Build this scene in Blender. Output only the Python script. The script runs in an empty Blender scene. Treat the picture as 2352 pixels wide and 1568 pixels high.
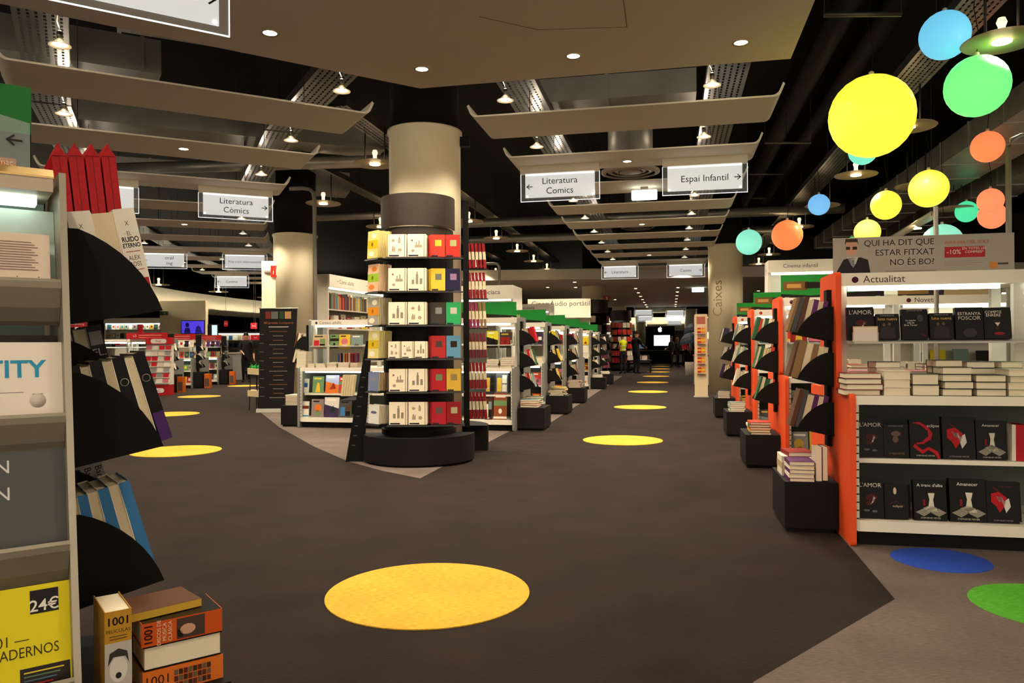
import bpy, math, random
from mathutils import Matrix, Vector
random.seed(7)
SC = bpy.context.scene
COL = SC.collection
# ---------------------------------------------------------------- camera, world, exposure
FPX, CAMZ, ROLL, HOR = 1750.0, 1.25, -0.006, 10.0
cam_d = bpy.data.cameras.new('camera'); cam = bpy.data.objects.new('camera', cam_d); COL.objects.link(cam)
cam_d.sensor_width = 36.0; cam_d.lens = FPX / 2352 * 36.0; cam_d.shift_y = HOR / 2352
cam_d.clip_end = 300; cam_d.clip_start = 0.05
cam.matrix_world = Matrix.Translation((0, 0, CAMZ)) @ Matrix.Rotation(math.pi/2, 4, 'X') @ Matrix.Rotation(ROLL, 4, 'Z')
SC.camera = cam
SC.view_settings.view_transform = 'Standard'; SC.view_settings.look = 'None'
SC.view_settings.gamma = 1.0; SC.view_settings.use_curve_mapping = False
SC.view_settings.exposure = 0.0
cy = SC.cycles
cy.max_bounces = 5; cy.diffuse_bounces = 3; cy.glossy_bounces = 2; cy.transmission_bounces = 3; cy.transparent_max_bounces = 6
cy.use_adaptive_sampling = True; cy.adaptive_threshold = .05; cy.use_light_tree = False; cy.sample_clamp_indirect = 4
cy.caustics_reflective = cy.caustics_refractive = False
wd = bpy.data.worlds.new('store_ambient'); SC.world = wd; wd.use_nodes = True
wd.node_tree.nodes['Background'].inputs[0].default_value = (1.0, 0.84, 0.64, 1)
wd.node_tree.nodes['Background'].inputs[1].default_value = 1.6
LAMP_W = 200.0           # watts of one halogen spot
WARM = (1.0, 0.85, 0.65)

# ---------------------------------------------------------------- helpers
def W(x, y, Y):
    """photo pixel at depth Y -> world point"""
    cx, cy = x - 1176.0, -(y - 784.0) + HOR
    s, c = math.sin(ROLL), math.cos(ROLL)
    X, Z = cx*c - cy*s, cx*s + cy*c
    return Vector((X/FPX*Y, Y, CAMZ + Z/FPX*Y))
def F(x, y, Z=0.0):
    """photo pixel -> point at height Z"""
    p = W(x, y, 1.0); k = (Z - CAMZ) / (p.z - CAMZ)
    return Vector((p.x*k, k, Z))
RA = math.radians(11.75)           # heading of the right aisle
def RV(t): return Vector((math.sin(RA)*t, math.cos(RA)*t, 0))
def TR(x, y, z=0, rz=0.0): return Matrix.Translation((x, y, z)) @ Matrix.Rotation(rz, 4, 'Z')
def T(x, y, z): return Matrix.Translation((x, y, z))
def RX(a): return Matrix.Rotation(a, 4, 'X')
def RY(a): return Matrix.Rotation(a, 4, 'Y')
def RZ(a): return Matrix.Rotation(a, 4, 'Z')
_U = ['first','second','third','fourth','fifth','sixth','seventh','eighth','ninth']
_T = ['twenty','thirty','forty','fifty','sixty','seventy','eighty','ninety']
ORD = _U + ['tenth','eleventh','twelfth','thirteenth','fourteenth','fifteenth','sixteenth','seventeenth','eighteenth','nineteenth'] + [w for t in _T for w in [t[:-1]+'ieth'] + [t+'-'+u for u in _U]]

def lin(h):
    if isinstance(h, str):
        h = h.lstrip('#'); v = [int(h[i:i+2], 16)/255 for i in (0, 2, 4)]
        return tuple(((c+0.055)/1.055)**2.4 if c > 0.04045 else c/12.92 for c in v) + (1,)
    return tuple(h) + (1,)
MC = {}
def mat(h, rough=0.6, metal=0.0, emit=0.0, alpha=1.0, noise=0.0, nscale=30.0, bump=0.0, trans=0.0):
    key = (h, rough, metal, emit, alpha, noise, nscale, bump, trans)
    if key in MC: return MC[key]
    m = bpy.data.materials.new('mat_%d' % len(MC)); m.use_nodes = True
    nt = m.node_tree; b = nt.nodes['Principled BSDF']; c = lin(h)
    b.inputs['Base Color'].default_value = c; b.inputs['Roughness'].default_value = rough; b.inputs['Metallic'].default_value = metal
    if not metal: b.inputs['Specular IOR Level'].default_value = .16
    if emit: b.inputs['Emission Color'].default_value = c; b.inputs['Emission Strength'].default_value = emit; m.cycles.emission_sampling = 'NONE'
    if alpha < 1: b.inputs['Alpha'].default_value = alpha
    if trans: b.inputs['Transmission Weight'].default_value = trans; b.inputs['IOR'].default_value = 1.1
    if noise or bump:
        tc = nt.nodes.new('ShaderNodeTexCoord'); n = nt.nodes.new('ShaderNodeTexNoise')
        n.inputs['Scale'].default_value = nscale; n.inputs['Detail'].default_value = 2
        nt.links.new(tc.outputs['Object'], n.inputs['Vector'])
        if noise:
            r = nt.nodes.new('ShaderNodeValToRGB')
            r.color_ramp.elements[0].position = .3; r.color_ramp.elements[1].position = .7
            r.color_ramp.elements[0].color = tuple(v*(1-noise) for v in c[:3])+(1,)
            r.color_ramp.elements[1].color = tuple(min(1, v*(1+noise)) for v in c[:3])+(1,)
            nt.links.new(n.outputs['Fac'], r.inputs['Fac']); nt.links.new(r.outputs['Color'], b.inputs['Base Color'])
        if bump:
            bp = nt.nodes.new('ShaderNodeBump'); bp.inputs['Strength'].default_value = bump; bp.inputs['Distance'].default_value = .01
            nt.links.new(n.outputs['Fac'], bp.inputs['Height']); nt.links.new(bp.outputs['Normal'], b.inputs['Normal'])
    MC[key] = m
    return m
def slot_mat(h, sx, sy, rough=.35, metal=.9):
    """perforated sheet metal: rows of slots cut out in object space"""
    key = ('slot', h, sx, sy)
    if key in MC: return MC[key]
    m = mat(h, rough, metal, noise=.15, nscale=3).copy(); MC[key] = m; nt = m.node_tree; b = nt.nodes['Principled BSDF']
    tc = nt.nodes.new('ShaderNodeTexCoord'); mp = nt.nodes.new('ShaderNodeMapping'); br = nt.nodes.new('ShaderNodeTexBrick')
    mp.inputs['Scale'].default_value = (sx, sy, 1)
    br.inputs['Color1'].default_value = br.inputs['Color2'].default_value = (0, 0, 0, 1); br.inputs['Mortar'].default_value = (1, 1, 1, 1)
    br.inputs['Scale'].default_value = 1; br.inputs['Mortar Size'].default_value = .085; br.inputs['Brick Width'].default_value = .6; br.inputs['Row Height'].default_value = .25
    nt.links.new(tc.outputs['Object'], mp.inputs['Vector']); nt.links.new(mp.outputs['Vector'], br.inputs['Vector'])
    nt.links.new(br.outputs['Color'], b.inputs['Alpha'])
    return m

class MB:
    def __init__(s): s.v = []; s.f = []; s.m = []; s.sm = []
    def add(s, vs, fs, mi=0, M=None, smooth=False):
        o = len(s.v)
        s.v += [tuple(M @ Vector(p)) for p in vs] if M else [tuple(p) for p in vs]
        for f in fs: s.f.append([i+o for i in f]); s.m.append(mi); s.sm.append(smooth)
        return s
    def box(s, x0, x1, y0, y1, z0, z1, mi=0, M=None):
        return s.add([(x0,y0,z0),(x1,y0,z0),(x1,y1,z0),(x0,y1,z0),(x0,y0,z1),(x1,y0,z1),(x1,y1,z1),(x0,y1,z1)],
                     [(3,2,1,0),(4,5,6,7),(0,1,5,4),(1,2,6,5),(2,3,7,6),(3,0,4,7)], mi, M)
    def prism(s, pts, d0, d1, axis='y', mi=0, M=None):
        """extrude a 2-D outline; axis names the extrusion direction"""
        n = len(pts)
        def P(a, b, d): return {'y': (a, d, b), 'x': (d, a, b), 'z': (a, b, d)}[axis]
        vs = [P(a, b, d0) for a, b in pts] + [P(a, b, d1) for a, b in pts]
        fs = [tuple(range(n)), tuple(range(2*n-1, n-1, -1))] + [(i, i+n, (i+1) % n+n, (i+1) % n) for i in range(n)]
        return s.add(vs, fs, mi, M)
    def lathe(s, prof, n=16, mi=0, M=None, smooth=True, caps=True):
        vs = []; fs = []
        for r, z in prof:
            for i in range(n):
                a = 2*math.pi*i/n; vs.append((r*math.cos(a), r*math.sin(a), z))
        for k in range(len(prof)-1):
            for i in range(n): fs.append((k*n+i, k*n+(i+1) % n, (k+1)*n+(i+1) % n, (k+1)*n+i))
        if caps and prof[0][0] > 1e-6: fs.append(tuple(range(n-1, -1, -1)))
        if caps and prof[-1][0] > 1e-6: fs.append(tuple((len(prof)-1)*n+i for i in range(n)))
        return s.add(vs, fs, mi, M, smooth)
    def tube(s, pts, r, n=8, mi=0, M=None):
        P = [Vector(p) for p in pts]; vs = []; fs = []
        for k, p in enumerate(P):
            d = (P[min(k+1, len(P)-1)] - P[max(k-1, 0)]).normalized()
            a = d.cross(Vector((0, 0, 1))) if abs(d.z) < .9 else d.cross(Vector((1, 0, 0)))
            a.normalize(); b = d.cross(a)
            for i in range(n):
                t = 2*math.pi*i/n; vs.append(p + a*math.cos(t)*r + b*math.sin(t)*r)
        for k in range(len(P)-1):
            for i in range(n): fs.append((k*n+i, k*n+(i+1) % n, (k+1)*n+(i+1) % n, (k+1)*n+i))
        fs.append(tuple(range(n-1, -1, -1))); fs.append(tuple((len(P)-1)*n+i for i in range(n)))
        return s.add(vs, fs, mi, M, True)
    def mesh(s, name, mats):
        me = bpy.data.meshes.new(name); me.from_pydata(s.v, [], s.f)
        for m in (mats if isinstance(mats, (list, tuple)) else [mats]): me.materials.append(m)
        me.polygons.foreach_set('material_index', s.m); me.polygons.foreach_set('use_smooth', s.sm)
        me.update()
        return me
LABELS = {}
def tag(o, label, cat, group=None, kind=None):
    if label:
        n = LABELS.get(label, 0); LABELS[label] = n+1
        o['label'] = label
    if cat: o['category'] = cat
    if group: o['group'] = group
    if kind: o['kind'] = kind
    return o
def new(name, data, parent=None, M=None):
    o = bpy.data.objects.new(name, data); COL.objects.link(o)
    if parent is not None: o.parent = parent
    if M is not None: o.matrix_basis = M
    return o
def part(name, mb, mats, parent, M=None): return new(name, mb.mesh(name, mats) if isinstance(mb, MB) else mb, parent, M)
def thing(name, label, cat, M=None, group=None, mb=None, mats=None, kind=None):
    o = new(name, (mb.mesh(name, mats) if isinstance(mb, MB) else mb), None, M)
    return tag(o, label, cat, group, kind)
def struct(name, mb, mats, M=None): return tag(new(name, mb.mesh(name, mats), None, M), None, None, None, 'structure')
def arc(cx, cy, r, a0, a1, n): return [(cx+r*math.cos(math.radians(a0+(a1-a0)*i/n)), cy+r*math.sin(math.radians(a0+(a1-a0)*i/n))) for i in range(n+1)]
def rrect(x0, x1, z0, z1, r, n=4):
    return arc(x1-r, z0+r, r, -90, 0, n)+arc(x1-r, z1-r, r, 0, 90, n)+arc(x0+r, z1-r, r, 90, 180, n)+arc(x0+r, z0+r, r, 180, 270, n)
TXT = {}
def text(parent, s, size, h, M, align='CENTER', name='lettering', ext=.0006, wx=1.0, emit=0.0, bold=0.0):
    """flat lettering lying in the local xz plane, facing -y"""
    k = (s, align, bold, h, emit)
    if k not in TXT:
        cu = bpy.data.curves.new('t', 'FONT'); cu.body = s; cu.size = 1; cu.align_x = align; cu.align_y = 'CENTER'; cu.resolution_u = 3
        cu.offset = bold
        ob = bpy.data.objects.new('t', cu); me = ob.to_mesh().copy(); ob.to_mesh_clear(); bpy.data.objects.remove(ob)
        me.materials.clear(); me.materials.append(mat(h, .6, emit=emit)); TXT[k] = me
    return new(name, TXT[k], parent, M @ RX(math.pi/2) @ Matrix.Diagonal((size*wx, size, size, 1)))
def light(name, kind, energy, color, parent=None, M=None, **kw):
    d = bpy.data.lights.new(name, kind); d.energy = energy; d.color = color
    for k, v in kw.items(): setattr(d, k, v)
    return new(name, d, parent, M)
BLACK = mat('0e0c0b', .6, bump=.05, nscale=200); CHAR = mat('161413', .7, bump=.05, nscale=150)
BEIGE = mat('f0e6d2', .65); CREAM = mat('efe6d4', .5); SILVER = mat('a9a69d', .4, .35); DGREY = mat('3a3735', .6)
# ---------------------------------------------------------------- floor, ceiling, walls
fl = MB(); fl.add([(-30,-6,0),(30,-6,0),(30,75,0),(-30,75,0)], [(0,1,2,3)])
def carpet(h, a=.22):
    key = ('carpet', h)
    if key in MC: return MC[key]
    m = mat(h, .95, noise=a, nscale=2.2, bump=0).copy(); MC[key] = m
    nt = m.node_tree; b = nt.nodes['Principled BSDF']; b.inputs['Specular IOR Level'].default_value = .15
    tc = nt.nodes.new('ShaderNodeTexCoord'); mp = nt.nodes.new('ShaderNodeMapping'); mp.inputs['Scale'].default_value = (30, 160, 1)
    n2 = nt.nodes.new('ShaderNodeTexNoise'); n2.inputs['Scale'].default_value = 1; n2.inputs['Detail'].default_value = 1
    nt.links.new(tc.outputs['Object'], mp.inputs['Vector']); nt.links.new(mp.outputs['Vector'], n2.inputs['Vector'])
    mx = nt.nodes.new('ShaderNodeMixRGB'); mx.blend_type = 'OVERLAY'; mx.inputs['Fac'].default_value = .45
    src = b.inputs['Base Color'].links[0].from_socket
    nt.links.new(src, mx.inputs['Color1']); nt.links.new(n2.outputs['Fac'], mx.inputs['Color2']); nt.links.new(mx.outputs['Color'], b.inputs['Base Color'])
    bp = nt.nodes.new('ShaderNodeBump'); bp.inputs['Strength'].default_value = .5; bp.inputs['Distance'].default_value = .004
    nt.links.new(n2.outputs['Fac'], bp.inputs['Height']); nt.links.new(bp.outputs['Normal'], b.inputs['Normal'])
    return m
struct('floor', fl, carpet('251c18'))
def zone(name, pts, h, z=.004):
    mb = MB(); mb.prism([(p.x, p.y) for p in pts], 0.0005, z, 'z'); return struct(name, mb, carpet(h, .15))
LG = '62564f'
z1 = [F(965,1099), F(1165,993), F(1180,985)] + [Vector((.4,11.3,0))+RV(t) for t in (0,6,12,20)] + [Vector((-8,30,0)), Vector((-5.6,18,0)), Vector((-4.4,14.5,0)), F(596,945), F(640,980), F(720,1025), F(800,1060), F(880,1082)]
zone('floor_grey_carpet', z1, LG)
p = F(1958,1262); q = F(2056,1377)
z2 = [q, F(1730,1568), Vector((.55,1.5,0)), Vector((6,-1,0)), Vector((14,4,0)), Vector((14,20,0)), p+RV(13), p]
zone('floor_grey_carpet', z2, LG)
# yellow carpet dots leading down both aisles
DOTS = [((984,1361),.513,'large yellow carpet dot in the foreground aisle crossing'),
 ((1430,1011),.52,'yellow carpet dot in the right aisle, nearest of that row'),((1470,935),.52,'yellow carpet dot second along the right aisle'),((1488,899.5),.52,'yellow carpet dot third along the right aisle'),
 ((1499,878),.52,'yellow carpet dot fourth along the right aisle'),((1507,864),.52,'yellow carpet dot fifth along the right aisle'),((1512,854),.52,'yellow carpet dot sixth along the right aisle'),
 ((1515,847),.52,'yellow carpet dot seventh along the right aisle'),((1518,841),.52,'yellow carpet dot eighth along the right aisle'),((1521,836.5),.52,'yellow carpet dot farthest along the right aisle'),
 ((405,1036),.515,'yellow carpet dot in the left aisle, nearest of that row'),((391,951),.515,'yellow carpet dot second along the left aisle'),((458,910.5),.515,'yellow carpet dot third along the left aisle'),((561,886),.515,'yellow carpet dot farthest along the left aisle, by the standing man')]
def dot(c, r, h, label, group):
    mb = MB(); mb.lathe([(r, .0005), (r, .0055), (r-.004, .0065)], 64, smooth=False)
    o = thing('carpet_dot', label, 'carpet dot', T(c.x, c.y, 0), group, mb, carpet(h, .1)); return o
for (px, py), r, lb in DOTS: dot(F(px, py), r, 'c9a038', lb, 'yellow carpet dots')
bp_ = F(2152,1287); dot(Vector((bp_.x+.02, bp_.y, 0)), .26, '2b4aa8', 'blue carpet dot beside the black plinth of the Actualitat bookcase', 'children area carpet dots')
gp = F(2420,1395); dot(gp, .35, '4f9a2c', 'green carpet dot cut by the right edge of the picture', 'children area carpet dots')

cl = MB(); cl.add([(-30,-6,5.6),(30,-6,5.6),(30,75,5.6),(-30,75,5.6)], [(3,2,1,0)])
struct('ceiling', cl, mat('0c0b0b', .8))
for nm, b in (('wall_left',(-22,-21.8,-6,75,0,5.6)),('wall_right',(17,17.2,-6,75,0,5.6)),('wall_back',(-30,30,62,62.2,0,5.6))):
    mb = MB(); mb.box(*b); struct(nm, mb, mat('4a4038', .8))
BH = 3.75                                   # height of baffles and panel
pA, pB, pC = F(965,203,BH), F(1816,135,BH), F(1872,0,BH)
pD = F(260,61,BH)
dR = (pC-pB).normalized(); dL = (pD-pA).normalized(); pD2 = pA + dL*5.0
mb = MB(); mb.prism([(pA.x,pA.y),(pB.x,pB.y),tuple((pB+dR*8)[:2]),(-1.5,-2.0),(-6.5,-.5),tuple(pD2[:2])], BH, BH+.18, 'z')
panel = struct('ceiling_panel', mb, BEIGE)
mb = MB()
for a, b in ((F(1100,38,BH), F(1235,68,BH)), (F(1235,68,BH), F(1440,62,BH)), (F(1440,62,BH), F(1432,0,BH))):
    d = (b-a).normalized(); n = Vector((-d.y, d.x, 0))*.0025
    mb.prism([tuple((a+n)[:2]), tuple((b+n)[:2]), tuple((b-n)[:2]), tuple((a-n)[:2])], BH-.0015, BH+.001, 'z')
part('access_hatch_joint', mb, mat('6d6252', .8), panel)

HOT = mat('ffe2ad', .5, emit=30); HOT.cycles.emission_sampling = 'NONE'
LAMPG = {}
def lamp_light(parent, z, energy, size=130, blend=.5, color=WARM):
    return light('lamp_light', 'SPOT', energy, color, parent, T(0, 0, z), spot_size=math.radians(size), spot_blend=blend, shadow_soft_size=.05)
def downlight(p, label, energy=LAMP_W, group='recessed ceiling downlights', r=.055):
    o = thing('downlight', label, 'downlight', T(*p), group)
    if 'dl' not in LAMPG:
        a = MB(); a.lathe([(r, -.006), (r+.018, -.008), (r+.02, 0), (r, .0)], 20, caps=False)
        b = MB(); b.lathe([(0, -.003), (r, -.003), (r, 0)], 20)
        LAMPG['dl'] = (a.mesh('trim_ring', mat('cdbf9f', .4)), b.mesh('bulb', HOT))
    new('trim_ring', LAMPG['dl'][0], o); new('bulb', LAMPG['dl'][1], o)
    if energy: lamp_light(o, -.02, energy)
    return o
for i, (x, y) in enumerate(((620,75),(969,158),(1317,128),(1702,97))):
    downlight(F(x, y, BH), ['recessed downlight nearest the hanging sign in the beige panel','recessed downlight at the panel corner above the round column','recessed downlight right of the column in the beige panel','recessed downlight nearest the yellow globe in the beige panel'][i], LAMP_W*.8)
for _i, p in enumerate(((-3.2,3.2),(-1.3,3.0),(.8,3.6),(1.6,1.2),(-1,.2),(-4,1.6))): downlight(Vector((p[0],p[1],BH)), 'recessed downlight overhead in the beige panel, %s of those behind the viewer' % ORD[_i], LAMP_W*.8)

# ---------------------------------------------------------------- baffles
def baffle(c, rz, L, wd, label, group):
    """hanging strip of beige board with both ends curled up; c = centre, rz = heading of its long side"""
    up = .26; n = 6
    prof = []
    r = .085
    a = [(L/2-r*.9+r*math.sin(math.radians(t)), r-r*math.cos(math.radians(t))) for t in range(0, 71, 10)]
    x, z = a[-1]; a.append((x+.03, z+.07))
    pr = [(-x, z) for x, z in reversed(a)] + a
    vs = []; m = len(pr); th = .018
    for y in (-wd/2, wd/2):
        vs += [(x, y, z) for x, z in pr] + [(x*(1-.012 if abs(x) > L/2-.11 else 1), y, z+th) for x, z in pr]
    fs = []
    for i in range(m-1):
        fs += [(i, i+1, 2*m+i+1, 2*m+i)[::-1], (m+i, m+i+1, 3*m+i+1, 3*m+i), (i, m+i, m+i+1, i+1)[::-1], (2*m+i, 2*m+i+1, 3*m+i+1, 3*m+i)[::-1]]
    fs += [(0, 2*m, 3*m, m), (m-1, 2*m-1, 4*m-1, 3*m-1)]
    mb = MB(); mb.add(vs, fs)
    o = thing('ceiling_baffle', label, 'ceiling baffle', T(c.x, c.y, c.z) @ RZ(rz), group)
    part('board', mb, BEIGE, o)
    for sx in (-L*.32, L*.32):
        t = MB(); t.tube([(sx, 0, th), (sx, 0, 5.58-c.z)], .004, 5); part('suspension_wire', t, DGREY, o)
    return o
R0 = Vector((1.235, 8.45, BH))               # centre of the first right baffle
RBAF = []
for k in range(10):
    c = R0 + RV(1.84*k); RBAF.append(c)
    baffle(c, -RA, 3.25, .9, 'beige curled ceiling board, %s along the right aisle%s' % (ORD[k], ' beside the round column' if k == 0 else ''), 'boards over the right aisle')
# left aisle curves: right far corners of its boards
LP = [(-1.72,8.6,29.5),(-2.72,10.35,27.5),(-3.62,12.2,24.5),(-4.42,14.05,21.5),(-5.12,15.95,18.5),(-5.72,17.9,15.5),(-6.22,19.85,13),(-6.62,21.8,10.5),(-6.95,23.8,8),(-7.2,25.8,5.5),(-7.35,27.8,4),(-7.45,29.8,3)]
LBAF = []
for k, (x, y, a) in enumerate(LP):
    a = math.radians(a); c = Vector((x-math.cos(a)*1.68, y-math.sin(a)*1.68, BH)); LBAF.append((c, a))
    baffle(c, a, 3.35, .9, 'beige curled ceiling board, %s along the left aisle' % ORD[k], 'boards over the left aisle')

# ---------------------------------------------------------------- cable trays and halogen lamps
TRAYB = slot_mat('8d8a84', 7, 4); TRAYM = mat('8d8a84', .35, .9, noise=.15, nscale=3)
def tray(a, b, wd, label, h=.1, group='perforated cable trays'):
    d = b-a; L = d.length; rz = math.atan2(d.y, d.x)
    o = thing('cable_tray', label, 'cable tray', T(*a) @ RZ(rz), group)
    m = MB(); m.box(0, L, -wd/2, wd/2, 0, .004); part('tray_floor', m, TRAYB, o)
    for s in (-1, 1):
        m = MB(); m.box(0, L, s*wd/2-.003, s*wd/2+.003, 0, h); part('side_rail', m, TRAYM, o)
    for k in range(int(L//3)+1):
        m = MB(); m.tube([(k*3+.4, 0, .0), (k*3+.4, 0, 5.58-a.z)], .006, 5); part('hanger_rod', m, DGREY, o)
    return o
TZ = 4.12
def rp(u, t, z): 
    c = R0 + RV(t); return Vector((c.x+math.cos(RA)*u, c.y-math.sin(RA)*u, z))
tray(rp(-1.12,-2.2,TZ), rp(-1.12,20,TZ), .42, 'perforated cable tray over the left ends of the right aisle boards')
tray(rp(1.12,-2.2,TZ), rp(1.12,20,TZ), .42, 'perforated cable tray over the right ends of the right aisle boards')
def lamp(p, label, group, energy=LAMP_W, spill=0):
    """halogen lamp: curved cable, socket, glass reflector, glowing bulb"""
    o = thing('halogen_lamp', label, 'lamp', T(*p), group)
    if 'h' not in LAMPG:
        a = MB(); a.lathe([(.022,.05),(.024,.11),(.012,.12)], 12)
        b = MB(); b.lathe([(.018,.055),(.03,.03),(.055,.008),(.075,-.004),(.085,-.006),(.085,.0),(.055,.014),(.03,.038)], 20, caps=False)
        c = MB(); c.lathe([(0,-.002),(.05,0),(.035,.02),(.016,.045),(.012,.07),(0,.075)], 12)
        d = MB(); d.tube([(0,0,.12),(-.012,0,.16),(-.03,.01,.2),(-.025,.015,.28),(-.02,.015,.42)], .005, 6)
        LAMPG['h'] = (a.mesh('socket', mat('8f8a80', .3, .9)), b.mesh('reflector', mat('f2d9ac', .25, .6, emit=.5)), c.mesh('bulb', HOT), d.mesh('cable', mat('9b948a', .5)))
    for n, m in zip(('socket','reflector','bulb','cable'), LAMPG['h']): new(n, m, o)
    if energy: lamp_light(o, -.03, energy)
    if spill: light('lamp_spill', 'POINT', spill, WARM, o, T(.0, .0, .17), shadow_soft_size=.03)
    return o
for k in range(-1, 10):
    for s, w in ((-1,'left'),(1,'right')):
        p = rp(-1.12 if s < 0 else .92, 1.84*k+.92, BH+.0)
        if k == -1: p = rp(-1.12 if s < 0 else .92, -.94, BH+.0)
        lamp(p, 'halogen lamp on the %s tray, %s gap of the right aisle' % (w, ORD[k+1]), 'halogen lamps over the right aisle', LAMP_W if k < 8 else LAMP_W*.8, 4 if k < 5 else 0)
for k in range(0, 12):
    (c, a) = LBAF[k]
    prev = LBAF[k-1][0] if k else c + (c-LBAF[1][0])
    m = (c+prev)/2
    for s, w in ((-1,'left'),(1,'right')):
        d = Vector((math.cos(a), math.sin(a), 0))
        p = m + d*(1.17 if s > 0 else -1.2) + Vector((0, 0, .0))
        lamp(p, 'halogen lamp on the %s tray, %s gap of the left aisle' % (w, ORD[k]), 'halogen lamps over the left aisle', LAMP_W, 4 if k < 5 else 0)
for s, w, off in ((-1,'left',-1.35),(1,'right',1.3)):
    pts = [LBAF[k][0] + Vector((math.cos(LBAF[k][1]), math.sin(LBAF[k][1]), 0))*off for k in range(12)]
    pts = [pts[0] + (pts[0]-pts[1])*1.2] + pts
    for j, (i0, i1) in enumerate(((0,2),(2,4),(4,6),(6,8),(8,10),(10,12))):
        a, b = pts[i0].copy(), pts[i1].copy(); a.z = b.z = TZ; b = b - (b-a).normalized()*.06
        tray(a, b, .42, 'perforated cable tray over the %s ends of the left aisle boards, %s length' % (w, ORD[j]))
for i, (px, py) in enumerate(((1427,373),(1465,522),(1484,597))):
    downlight(rp(-.05, 1.84*(1,4,7)[i]+.1, BH), 'downlight set in a right aisle board, %s from the front' % ORD[i], LAMP_W*.5, 'downlights in boards')
for i, k in enumerate((1,4,7)):
    c, a = LBAF[k]; downlight(Vector((c.x+.1, c.y, BH)), 'downlight set in a left aisle board, %s from the front' % ORD[i], LAMP_W*.5, 'downlights in boards')
# ---------------------------------------------------------------- columns
COLM = mat('faecc8', .3, noise=.04, nscale=1.5)
def column(name, label, x, y, r, top, h='e6d3a3'):
    o = thing(name, label, 'column', T(x, y, 0), 'round cream columns')
    m = MB(); m.lathe([(r, 0), (r, top-.06), (r+.02, top-.03), (r+.02, top)], 48); part('shaft', m, COLM, o)
    m = MB(); m.lathe([(r*.96, top), (r*.96, 5.59)], 40); part('upper_shaft', m, mat('141211', .8), o)
    return o
COL0 = (-.995, 8.82)
c0 = column('round_column', 'round cream column carrying the black notebook display', *COL0, .412, 3.72)
m = MB(); m.box(.40, .52, -.05, .03, 3.55, 3.66); part('bracket', m, BLACK, c0)
c1 = column('round_column', 'round cream column behind the dark rolled banner', -4.47, 15.75, .435, 3.56)
m = MB(); m.box(-.60, -.30, -.30, .1, 0, 3.0); part('square_casing', m, COLM, c1)
c2 = column('round_column', 'round cream column with vertical Caixes lettering', 5.50, 19.6, .43, 3.8)
text(c2, 'Caixes', .34, '8a7a60', T(-.29, -.335, 2.42) @ RZ(-.62) @ RY(-math.pi/2), wx=1.0)
for x, y, lb in ((3.12, 29.2, 'round cream column at the far middle, with a display drum'), (6.35, 45, 'round cream column behind the red packaged shelves, far away'), (9.3, 55, 'thin looking round cream column left of the far screen'), (12.45, 53, 'round cream column right of the far screen')):
    column('round_column', lb, x, y, .42, 3.74)

# fire extinguisher signs
def fire_sign(c, rz, lb):
    o = thing('fire_sign', lb, 'sign', T(*c) @ RZ(rz), 'red fire signs')
    m = MB(); m.box(-.25, .0, .008, .05, -.02, .02); part('bracket', m, SILVER, o)
    m = MB(); m.box(-.115, .115, 0, .008, -.115, .115); part('plate', m, mat('c8281e', .4), o)
    m = MB()
    m.prism(arc(.02, .045, .028, 0, 180, 8)+[(-.008,-.08),(.048,-.08)], -.003, 0); part('extinguisher_symbol', m, mat('f1e6d2', .5), o)
    m = MB(); m.tube([(.02,-.002,.075),(-.01,-.002,.085),(-.05,-.002,.06),(-.06,-.002,.0),(-.065,-.002,-.06)], .008, 6); part('hose_symbol', m, mat('f1e6d2', .5), o)
fire_sign(W(635,623,15.42), .1, 'red extinguisher sign on the column behind the rolled banner')
fire_sign(W(1393,686,28.7), -.2, 'small red extinguisher sign beside the far middle column')
fire_sign(W(1444,725,44.5), -.2, 'tiny red sign beside the column above the red packages')

# ---------------------------------------------------------------- far soffit, fascias and walls
m = MB(); m.prism([(-5,26.5),(18,24.5),(22,44),(-3,46)], 3.5, 3.85, 'z'); struct('ceiling_soffit', m, BEIGE)
k = 0
for t in range(7):
    for u, w in ((-.72,'left'),(.92,'right')):
        p = Vector((1.463,10.08,3.495)) + RV(20.5+t*2.5) + Vector((math.cos(RA)*u, -math.sin(RA)*u, 0))
        downlight(p, 'far soffit downlight, %s row, %s from the front' % (w, ORD[t]), LAMP_W if t < 4 or u > 0 else 0, 'downlights in the far soffit', .07)
for i, (px, py) in enumerate(((1258,660),(1322,660),(1413,688),(1640,662),(1742,668),(1742,680),(1320,648),(1720,700))):
    downlight(F(px, py, 3.495), 'stray downlight in the far soffit, %s counted from left' % ORD[(0,2,3,4,6,7,1,5)[i]], LAMP_W*.8 if i < 5 else 0, 'downlights in the far soffit', .07)
LITW = mat('f4ead2', .6)
def lit_wall(name, pts, z0, z1, lamp_e, th=.15):
    m = MB()
    for a, b in zip(pts, pts[1:]):
        a, b = Vector(a), Vector(b); d = (b-a).normalized(); n = Vector((-d.y, d.x))*th
        m.prism([tuple(a), tuple(b), tuple(b+n), tuple(a+n)], z0, z1, 'z')
    return struct(name, m, LITW)
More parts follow.
